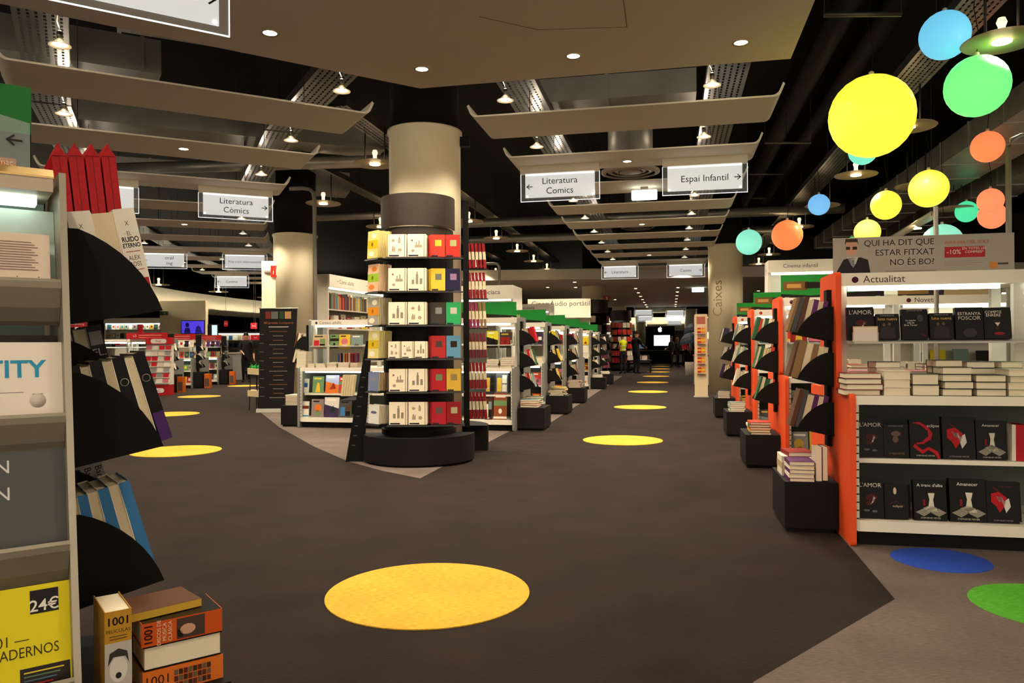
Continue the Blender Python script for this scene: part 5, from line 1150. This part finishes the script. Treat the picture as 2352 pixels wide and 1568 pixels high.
m = MB(); m.prism(oval(-.2,.08,.07,.09)+[], -.006,-.004); part('screen_figure', m, mat('14105a', .4, emit=.3), o); m = MB(); m.prism([(-.32,-.22),(-.28,-.03),(-.12,-.03),(-.08,-.22)], -.006,-.004); part('screen_figure', m, mat('14105a', .4, emit=.3), o)
m = MB(); m.prism([(.08,-.22),(.12,.0),(.2,.06),(.28,.0),(.34,-.22)], -.006,-.004); part('screen_figure', m, mat('1c1a7a', .4, emit=.4), o); m = MB(); m.box(-.05,.05,.05,.1,-.05,.05); part('wall_bracket', m, BLACK, o)
m = MB(); m.box(-13.1,-11.4,28.35,28.6,0,3.0); struct('wall_cream_left', m, mat('cfc0a0', .6))
o = thing('info_screen', 'tall dark kiosk with a pale blue screen beside the violet television', 'screen', T(W(488,749,27.5).x, 27.5, 0))
m = MB(); m.prism(rrect(-.18,.18,.0,2.1,.03), 0,.1); part('kiosk_body', m, BLACK, o); m = MB(); m.box(-.02,.17,-.004,0,1.5,2.06); part('screen', m, mat('a8d0e8', .4, emit=.9), o)
o = thing('exit_sign', 'small dark green exit sign on the far left fascia', 'sign', T(*W(376,719,28.3)))
m = MB(); m.box(-.14,.14,0,.03,-.07,.07); part('plate', m, mat('1a3a26', .5), o); arrow(o, T(.02,-.003,0), 1, 'a8c8b0')
# second shop room to the right of the kiosk
TS = TR(-14.3, 36.5, 0, .05)
tall_case('lit white film bookcase behind the standing man', TS, 3.6, .4, 2.0, [], (.5,.9,1.25,1.6), hh=.08)
for zi, z in enumerate((1.602,1.252,.902)):
    for i in range(16):
        c = r.choice(['8c8a86','b9a27c','c86a7a','e9e2d2','2c5a8a','b8202a','c9a13a','9fb0a0'])
        book(TS @ T(.14+.21*i, .12, z) @ RX(-.1) @ T(0,0,.11), .17, .21, .015, c, '%s film case %s from left on %s shelf behind the standing man' % (cname(c), ORD[i], ('upper','middle','lower')[zi]), simple=True, group='film cases behind the standing man', name='film_case', cat='film case')
for i, (x, y, w_, h_, tx, lb) in enumerate(((519,743,9,13,'3x2','small red hanging offer flag left of the standing man'),(583,748,15,14,'3x2','red hanging offer flag right of the standing man'),(587,775,22,11,'3x2','red 3x2 offer sign beside the dark banner'),(175,744,50,14,'Merchandising','red Merchandising sign seen under the top fin'),(322,755,12,20,'','red and white round offer flag above the red stand'))):
    Y = (30,28,26,14,23)[i]; c = W(x, y, Y); w_, h_ = w_/FPX*Y, h_/FPX*Y
    o = thing('offer_flag', lb, 'sign', T(*c), 'red offer flags'); m = MB(); m.prism(rrect(-w_/2,w_/2,-h_/2,h_/2,.01), 0,.01); part('plate', m, mat('b0202a', .4), o)
    if tx: text(o, tx, h_*.45, 'f1e0d8', T(0,-.002,0)); m = MB(); m.tube([(0,.005,h_/2),(0,.005,5.6-c.z if i < 3 or i == 4 else h_/2+.3)], .006, 5) if i != 3 else m.tube([(0,.005,-h_/2),(0,.005,-c.z)], .03, 6); part('pole', m, SILVER, o)
# service counter and wire stand
p = F(536,872); o = thing('service_counter', 'pale grey service counter left of the standing man', 'counter', T(p.x, p.y, 0))
m = MB(); m.box(-.2,.25,0,.6,0,1.02); part('body', m, mat('8f8c86', .5), o); m = MB(); m.box(-.24,.29,-.04,.64,1.02,1.06); part('top', m, mat('b9b4a8', .4), o)
o = thing('telephone', 'black telephone on the grey service counter', 'telephone', T(p.x, p.y+.2, 1.061)); m = MB(); m.prism([(-.1,0),(.1,0),(.1,.03),(-.1,.08)], -.1,.1,'x'); part('base', m, BLACK, o); m = MB(); m.tube([(-.09,-.02,.09),(-.05,-.02,.11),(.05,-.02,.11),(.09,-.02,.09)], .02, 8); part('handset', m, BLACK, o)
p = F(583,942); o = thing('wire_stand', 'black wire stand with wooden trays left of the dark banner', 'stand', T(p.x, p.y, 0))
for x, y in ((-.09,0),(.09,0),(-.05,.3),(.09,.3)): m = MB(); m.tube([(x,y,0),(x*.6,y*.9,.95)], .008, 6); part('wire_leg', m, BLACK, o)
for z, w in ((.72,.2),(.28,.2)): m = MB(); m.prism([(-.12,z),(.12,z-.02),(.12,z+.1),(-.12,z+.12)], -.01,.3); part('wooden_tray', m, mat('c8b48a', .6), o)
for i in range(3):
    m = MB(); m.lathe([(0,-.04),(.035,-.03),(.045,0),(.035,.03),(0,.04)], 10)
    q = thing('green_package', 'small bright green package %s in the wooden tray' % ('left','centre','right')[i], 'package', T(p.x-.07+.07*i, p.y+.1, .855), 'green packages'); part('wrapper', m, mat('1f9a3a', .4), q); m = MB(); m.lathe([(.012,.035),(.02,.055),(.0,.05)], 8); part('twist', m, mat('1f9a3a', .4), q)

# ---------------------------------------------------------------- far right aisle
# tall narrow packet display
p = F(1611,912); o = thing('packet_display', 'tall narrow cream display with five rows of orange packets', 'display stand', T(p.x, p.y, 0) @ RZ(-RA))
m = MB(); m.prism(rrect(-.15,.15,0,1.98,.03), 0,.12); part('panel', m, mat('e0c9a4', .5), o); m = MB(); m.box(-.17,.17,-.1,.2,0,.02); part('foot_plate', m, SILVER, o)
m = MB(); m.box(-.1,.1,-.004,0,1.74,1.92); part('picture', m, mat('b96a5a', .5), o)
PKM = o.matrix_basis.copy()
for i in range(5):
    m = MB(); m.box(-.1,.1,-.08,0,.58+.235*i-.01,.58+.235*i); part('tray', m, WH, o)
    for j in range(2):
        q = thing('packet', '%s gift packet on tray %s of the narrow display' % (('red','orange')[j], ORD[4-i]), 'packet', PKM @ T(-.045+.09*j, -.04, .582+.235*i), 'gift packets')
        m = MB(); m.box(-.04,.04,-.025,.025,0,.13); part('box', m, mat(('b8302a','e0802a')[j], .4), q); m = MB(); m.box(-.041,.041,-.026,-.0255,.05,.09); part('band', m, mat('e8b83a', .5), q)
# column display with red packages and people browsing
def far_display(x, y, label, cols, sd, nt=6):
    o = thing('column_display', label, 'display stand', T(x, y, 0), 'far column displays')
    m = MB(); m.lathe([(.62,0),(.62,.3),(.5,.31)], 24); part('base_drum', m, CHAR, o)
    m = MB(); m.lathe([(.52,2.45),(.52,2.95)], 24, caps=False); part('fascia_band', m, BRONZE, o)
    m = MB(); m.lathe([(.46,.31),(.46,2.45)], 24); part('body', m, BLACK, o)
    r = random.Random(sd)
    for t in range(nt):
        z = .4+t*.34; m = MB(); m.lathe([(.46,z),(.64,z),(.64,z-.01),(.46,z-.01)], 20, caps=False); part('shelf_ring', m, BLACK, o)
        for i in range(6):
            a = math.radians(-150+24*i); c = r.choice(cols)
            book(T(x+.55*math.cos(a), y+.55*math.sin(a), z+.003) @ RZ(a+math.pi/2) @ RX(-.08) @ T(0,0,.12), .19, .24, .03, c, '%s boxed set %s on tier %s of the %s' % (cname(c), ORD[i], ORD[t], label.split(' with')[0][-30:].strip()), simple=True, group='boxed sets on far displays', name='boxed_set', cat='box')
far_display(3.12, 28.75, 'nearer far column display with mixed boxes', ['8c8a86','17110f','efe3cb','c86a7a'], 1)
far_display(5.35, 37.5, 'farther column display with red boxes', ['b8202a','c23b2e','c23b2e','efe3cb'], 2)
for i, (x, y, Y, h) in enumerate(((1372,862,0,'c'),(1400,845,0,'c'))): pass
o = thing('sales_table', 'low dark table with red packages left of the far aisle', 'table', TR(5.2, 34.6, 0, -RA)); m = MB(); m.box(0,1.1,0,1.2,.5,.56); part('table_top', m, CHAR, o)
for sx in (.05,1.05):
    for sy in (.05,1.15): m = MB(); m.box(sx-.03,sx+.03,sy-.03,sy+.03,0,.5); part('leg', m, CHAR, o)
for i in range(6):
    q = thing('package', 'red package on the low dark table, %s of six' % ORD[i], 'package', TR(5.2,34.6,0,-RA) @ T(.15+.32*(i % 3), .3+.5*(i//3), .562), 'red packages on table'); m = MB(); m.prism(rrect(-.12,.12,0,.2,.03), -.08,.08); part('box', m, mat('b8302a' if i % 2 else 'e0d0c0', .5), q); m = MB(); m.box(-.121,.121,-.081,.081,.09,.12); part('ribbon', m, mat('e8dcc8', .5), q)
# far screen counter
cM = TR(10.6, 50.3, 0, -RA)
o = thing('electronics_counter', 'dark electronics counter at the far end of the aisle', 'counter', cM); m = MB(); m.box(-2.6,1.4,0,.8,0,.86); part('body', m, BLACK, o); m = MB(); m.box(-2.7,1.5,-.05,.85,.86,.9); part('top', m, mat('9a8a70', .4), o)
for i in range(3): m = MB(); m.box(-2.2+1.05*i,-1.5+1.05*i,-.01,0,.1,.6); part('front_panel', m, mat('cfc8ba', .5) if i != 1 else CHAR, o)
p = W(1516,785,50.8)
o = thing('display_screen', 'large white screen on a black panel with apple emblem, far end', 'screen', T(p.x, 50.8, 0) @ RZ(-RA))
m = MB(); m.box(-.95,.95,.05,.15,.9,2.5); part('black_panel', m, BLACK, o); m = MB(); m.box(-.45,.7,.0,.05,1.15,1.95); part('screen_frame', m, BLACK, o); m = MB(); m.box(-.4,.65,-.005,0,1.2,1.9); part('screen', m, mat('e8f2ff', .4, emit=1.6), o)
m = MB(); m.prism([(x*.17, 2.28+z*.19) for x, z in [(0,.55),(.25,.7),(.6,.6),(.75,.3),(.55,.12),(.55,-.15),(.75,-.35),(.45,-.85),(.2,-.9),(0,-.8),(-.2,-.9),(-.5,-.8),(-.8,-.2),(-.75,.35),(-.45,.65),(-.2,.68)]], .03,.05); part('fruit_emblem', m, mat('ffffff', .4, emit=1.5), o)
m = MB(); m.prism([(x*.17, 2.28+z*.19) for x, z in [(.0,.75),(.1,1.0),(.32,1.15),(.28,.9),(.15,.78)]], .03,.05); part('emblem_leaf', m, mat('ffffff', .4, emit=1.5), o)
for i, x in enumerate((-2.1,-1.2,.9)):
    q = thing('desktop_screen', 'small computer on the far electronics counter, %s from left' % ORD[i], 'computer', cM @ T(x, .4, .901), 'far computers'); m = MB(); m.box(-.25,.25,0,.03,.1,.42); part('monitor', m, SILVER, q); m = MB(); m.prism([(-.03,0),(.03,0),(.02,.1),(-.02,.1)], .01,.03); part('stand', m, SILVER, q); m = MB(); m.box(-.23,.23,-.002,0,.13,.4); part('screen', m, mat('7a8aa0', .3, emit=.4), q)
# lit shelving at the far end
for i, (x, L) in enumerate(((4.2,4.2),(12.2,3.8))):
    FM = TR(x, 53.6-.2*(x-4), 0, -RA); tall_case(('lit shelving left of the far screen','lit shelving right of the far screen')[i], FM, L, .4, 2.3, [], (.5,.95,1.4,1.8), hh=.1)
    for zi, z in enumerate((.502,.952,1.402)):
        for j in range(9):
            c = r.choice(['8c8a86','e9e2d2','24303c','7a8f8a','b8202a','17110f'])
            book(FM @ T(.25+.42*j, .15, z+.1), .3, .2, .12, c, '%s boxed product %s on %s shelf %s of the far screen' % (cname(c), ORD[j], ('low','middle','high')[zi], ('left','right')[i]), simple=True, group='boxed products far away', name='product_box', cat='box')
# umbrellas and lamp near checkouts
UMB = mat('1c2430', .6)
for i, (x, y, Y, rr) in enumerate(((1583,775,36,.55),(1590,752,37,.5))):
    c = W(x, y, Y); o = thing('umbrella', ('open dark navy umbrella, lower of two by the checkouts','open dark navy umbrella, upper of two by the checkouts')[i], 'umbrella', T(c.x, c.y, c.z) @ RY(-.3), 'dark umbrellas')
    m = MB(); m.lathe([(rr,-.22),(rr*.92,-.1),(rr*.7,.06),(rr*.35,.18),(0,.22)], 8, smooth=False); part('canopy', m, UMB, o); m = MB(); m.tube([(0,0,.27),(0,0,-.55)], .01, 6); part('shaft', m, BLACK, o); m = MB(); m.tube([(0,0,-.55),(0,.03,-.6),(0,.06,-.58)], .015, 6); part('handle', m, BLACK, o)
    s = thing('umbrella_stand', ('slim black pole holding the lower umbrella','slim black pole holding the upper umbrella')[i], 'stand', T(c.x+.18, c.y, 0), 'umbrella poles'); m = MB(); m.tube([(0,0,.02),(0,0,c.z-.2)], .02, 8); part('pole', m, BLACK, s); m = MB(); m.lathe([(.2,0),(.2,.02)], 14); part('foot', m, BLACK, s)
c = W(1626,770,24); o = thing('table_lamp', 'small lit table lamp with cream shade beside the Caixes column', 'lamp', T(c.x, c.y, 0))
m = MB(); m.lathe([(.11,c.z-.1),(.08,c.z+.1)], 18, caps=False); part('shade', m, mat('ffdc9a', .6, emit=1.4), o); m = MB(); m.tube([(0,0,.95),(0,0,c.z)], .012, 6); part('stem', m, SILVER, o); m = MB(); m.lathe([(.08,.94),(.08,.96),(.02,.97)], 14); part('base', m, SILVER, o)
o = thing('checkout_counter', 'pale checkout counter carrying the small table lamp', 'counter', TR(c.x-.5, c.y-.3, 0, -RA)); m = MB(); m.box(0,2.2,0,.7,0,.9); part('body', m, mat('b9a890', .5), o); m = MB(); m.box(-.03,2.23,-.03,.73,.9,.94); part('top', m, mat('8a2a22', .5), o)
p = F(1584,862); o = thing('waste_bin', 'grey waste bin on the right of the far aisle', 'bin', T(p.x, p.y, 0)); m = MB(); m.lathe([(.16,0),(.19,.55),(.17,.55),(.15,.03)], 18, caps=False); part('bin_body', m, mat('8a7f70', .5), o); m = MB(); m.lathe([(.0,.02),(.16,.02),(.16,0)], 18); part('bin_floor', m, CHAR, o)
m = MB(); m.box(0,.2,0,6,0,2.6); struct('wall_red', m, mat('a83a2a', .6), TR(9.4, 36, 0, -RA))

# ---------------------------------------------------------------- children area at the right, seen above and through the first bookcase
for i, (x, y, L, top, hd) in enumerate(((5.2,12.2,4.2,2.0,''),(6.6,16.5,5.0,2.45,''),(9.0,11.0,3.0,2.45,''))):
    FM = TR(x, y, 0, -RA if i < 2 else -RA-.5); tall_case(('low lit shelving behind the Actualitat bookcase','white tall shelving at the back of the children area','white tall shelving at the right of the children area')[i], FM, L, .4, top, [(hd, .3)] if hd else [], (.5,.9,1.3,1.65), hh=.16)
    for zi, z in enumerate((.902,1.302,1.652 if i else .502)):
        for j in range(12 if i < 2 else 7):
            c = r.choice(PAL); h = r.uniform(.2,.27)
            book(FM @ T(.2+.33*j, .12, z) @ RX(-.1) @ T(0,0,h/2), .22, h, .02, c, '%s picture book %s on the %s shelf of %s children shelving' % (cname(c), ORD[j], ('third','fourth','fifth' if i else 'second')[zi], ('low','back','right')[i]), simple=True, group='picture books in the children area', name='picture_book')
a, b = W(2140,495,11), W(2040,552,16)
o = thing('linear_luminaire', 'slanting white strip luminaire with two lit spots above the member banner', 'lamp', None); m = MB(); m.tube([a, b], .07, 4); part('housing', m, WH, o)
for t in (.25,.75): q = a.lerp(b, t); m = MB(); m.lathe([(0,-.085),(.06,-.083),(.06,-.07)], 12, M=T(*q)); part('spot', m, HOT, o)
for q in (a, b): m = MB(); m.tube([q, (q.x, q.y, 5.59)], .005, 4); part('wire', m, DGREY, o)
# ---------------------------------------------------------------- people
def person(base, H, heading, label, top, legs, hair, shoe='141010', skinc='c08a68', sleeve='long', pose=None, vest=None, hold=None):
    s = H/1.75; pose = pose or {}
    V = []; E = []; R = []; K = []
    def v(p, r, k, par=None):
        V.append(Vector(p)*s); R.append(r*s); K.append(k)
        if par is not None: E.append((par, len(V)-1))
        return len(V)-1
    pel = v((0,0,.95), .125, 'leg'); wa = v((0,0,1.10), .125, 'top', pel); ch = v((0,.0,1.28), .15, 'top', wa); up = v((0,.005,1.42), .10, 'top', ch)
    hd = pose.get('head', 0.0)
    nk = v((0,-.01,1.50), .052, 'skin', up); h1 = v((0,-.025-hd*.3,1.575), .078, 'skin', nk); h2 = v((0,-.02-hd*.6,1.655), .09, 'skin', h1); h3 = v((0,-.01-hd*.8,1.72), .06, 'skin', h2)
    for sd in (-1, 1):
        st = pose.get('stride', .0)*sd; sp = .10
        hp = v((sd*.09,0,.88), .10, 'leg', pel); kn = v((sd*sp,-.02-st*.6,.50), .065, 'leg', hp); an = v((sd*sp,.03-st,.09), .045, 'leg', kn); he = v((sd*sp,.02-st,.045), .045, 'shoe', an); to = v((sd*(sp+.015),-.14-st,.035), .04, 'shoe', he)
        sh = v((sd*.19,0,1.40), .068, 'top', up)
        el, wr = pose.get('arm%d' % sd, ((sd*.25,.02,1.13),(sd*.25,-.07,.89)))
        e1 = v(el, .048, 'top', sh); w1 = v(wr, .032, 'top' if sleeve == 'long' else 'skin', e1)
        d = (Vector(wr)-Vector(el)).normalized(); pm = Vector(wr)+d*.06
        pa = v(pm, .034, 'skin', w1)
        sidev = d.cross(Vector((0,1,0))); sidev = sidev.normalized() if sidev.length > .1 else Vector((1,0,0)); fw = sidev.cross(d)
        for f, (o_, L) in enumerate(((-.026,.07),(-.009,.08),(.009,.078),(.026,.06))):
            a = v(pm+fw*o_+d*.03, .010, 'skin', pa); b = v(pm+fw*o_*1.05+d*(.03+L*.55)+sidev*sd*.01, .009, 'skin', a); v(pm+fw*o_*1.05+d*(.03+L*.95)+sidev*sd*.03, .007, 'skin', b)
        a = v(pm-fw*.04-d*.005, .011, 'skin', pa); v(pm-fw*.055+d*.035, .009, 'skin', a)
    me = bpy.data.meshes.new('p'); me.from_pydata([tuple(p) for p in V], E, []); ob = bpy.data.objects.new('p', me); COL.objects.link(ob)
    md = ob.modifiers.new('s', 'SKIN'); md.use_smooth_shade = True; sb_ = ob.modifiers.new('u', 'SUBSURF'); sb_.levels = 2
    for i, sv in enumerate(me.skin_vertices[0].data): sv.radius = (R[i], R[i]*(.72 if i in (pel, wa, ch, up) else 1)); sv.use_root = (i == pel)
    dg = bpy.context.evaluated_depsgraph_get(); dg.update(); bm_ = bpy.data.meshes.new_from_object(ob.evaluated_get(dg)); bpy.data.objects.remove(ob)
    mats = {'leg': mat(legs, .8), 'top': mat(vest or top, .75), 'skin': mat(skinc, .55), 'shoe': mat(shoe, .5), 'sleeve': mat(top, .75)}
    keys = list(mats); bm_.materials.clear()
    for k in keys: bm_.materials.append(mats[k])
    import numpy as np
    mid = np.array([(V[a]+V[b])/2 if K[a] != K[b] or True else 0 for a, b in E]); A = np.array([V[a] for a, b in E]); B = np.array([V[b] for a, b in E]); BA = B-A; L2 = (BA**2).sum(1)
    for p in bm_.polygons:
        c = np.array(p.center); t = np.clip(((c-A)*BA).sum(1)/L2, 0, 1); d = ((A+BA*t[:, None]-c)**2).sum(1)**.5 - np.array([R[a]*(1-x)+R[b]*x for (a, b), x in zip(E, t)])
        i = int(d.argmin()); a, b = E[i]; k = K[a] if t[i] < .5 else K[b]
        if k == 'top' and vest and abs(c[0]) > .21*s: k = 'sleeve'
        p.material_index = keys.index(k); p.use_smooth = True
    o = thing('person', label, 'person', T(base.x, base.y, 0) @ RZ(heading), None)
    part('body', bm_, None, o) if False else new('body', bm_, o)
    hc = V[h2]; hm = MB(); prof = []
    for i in range(9):
        t = math.pi/2*(i/8)*1.12 - .18; prof.append((.094*s*math.cos(t), .094*s*1.25*math.sin(t)))
    prof[-1] = (0, prof[-1][1]); hm.lathe(prof, 16, M=T(hc.x, hc.y+.018*s, hc.z+.012*s)); part('hair', hm, mat(hair, .7), o)
    fy = hc.y-.088*s
    for sx in (-1, 1):
        m = MB(); m.lathe([(0,-.009*s),(.009*s,0),(0,.009*s)], 8, M=T(hc.x+sx*.032*s, fy, hc.z-.005*s)); part('eye', m, mat('1c1614', .4), o)
        m = MB(); m.lathe([(0,-.03*s),(.014*s,-.01*s),(.016*s,.012*s),(0,.03*s)], 8, M=T(hc.x+sx*.09*s, hc.y+.01*s, hc.z-.015*s)); part('ear', m, mat(skinc, .55), o)
    m = MB(); m.prism([(-.014*s,hc.z-.05*s),(.014*s,hc.z-.05*s),(.005*s,hc.z)], fy-.022*s, fy+.01*s); part('nose', m, mat(skinc, .55), o)
    m = MB(); m.box(-.022*s,.022*s,fy+.002*s,fy+.012*s,hc.z-.078*s,hc.z-.07*s); part('mouth', m, mat('8a4a40', .6), o)
    if vest:
        for z in (1.05, 1.22): m = half(.155*s, z*s, (z+.04)*s, 0, 360, .01); part('reflective_band', m, mat('d8d8cc', .3), o, Matrix.Diagonal((1.0,.78,1,1)))
    if hold:
        m = MB(); m.box(-.07,.07,-.02,.02,-.09,.09); part('held_book', m, mat(hold, .5), o, T(0,-.32*s,1.05*s) @ RX(-.7))
    return o
p = F(566,877); reach = {'arm-1': ((-.24,-.02,1.14),(-.10,-.24,1.05)), 'arm1': ((.25,.03,1.13),(.27,-.06,.89)), 'head': .03}
person(p, 1.78, .2, 'man in black shirt and trousers standing at the grey counter', '191716', '141214', '1c1512', pose=reach, sleeve='short')
p = F(1431,858); person(p, 1.72, math.pi+.4, 'person in a yellow reflective vest browsing the far boxes', '24303c', '1c2028', '1c1512', vest='d8e01e', pose={'arm-1': ((-.24,-.1,1.16),(-.2,-.3,1.12)), 'arm1': ((.24,-.1,1.16),(.18,-.3,1.14)), 'head': .05})
p = F(1462,857.5); person(p, 1.86, math.pi-.9, 'tall person in a black coat leaning over the far boxes', '161415', '121113', '18120f', pose={'arm-1': ((-.27,-.06,1.14),(-.2,-.3,1.08)), 'arm1': ((.27,-.06,1.14),(.2,-.28,1.02)), 'head': .08})
for i, (x, y, H, hd, tp, lg, lb) in enumerate(((1504,831,1.74,2.6,'3a2a28','8a7a64','person in dark jacket and khaki trousers before the far screen'),(1543,843,1.72,-1.2,'2a2624','1c1a1c','person in dark coat facing a companion on the far right'),(1556,843,1.66,1.4,'1f1c1e','181618','dark haired companion in black on the far right'),(1575,842,1.68,.4,'a8242c','1c1a1c','person in a red jacket near the dark umbrellas'))):
    p = F(x, y); person(p, H, hd, lb, tp, lg, '2a1c14' if i != 2 else '4a2c1a', pose={'arm-1': ((-.25,-.04,1.13),(-.16,-.24,1.06)), 'stride': .06})
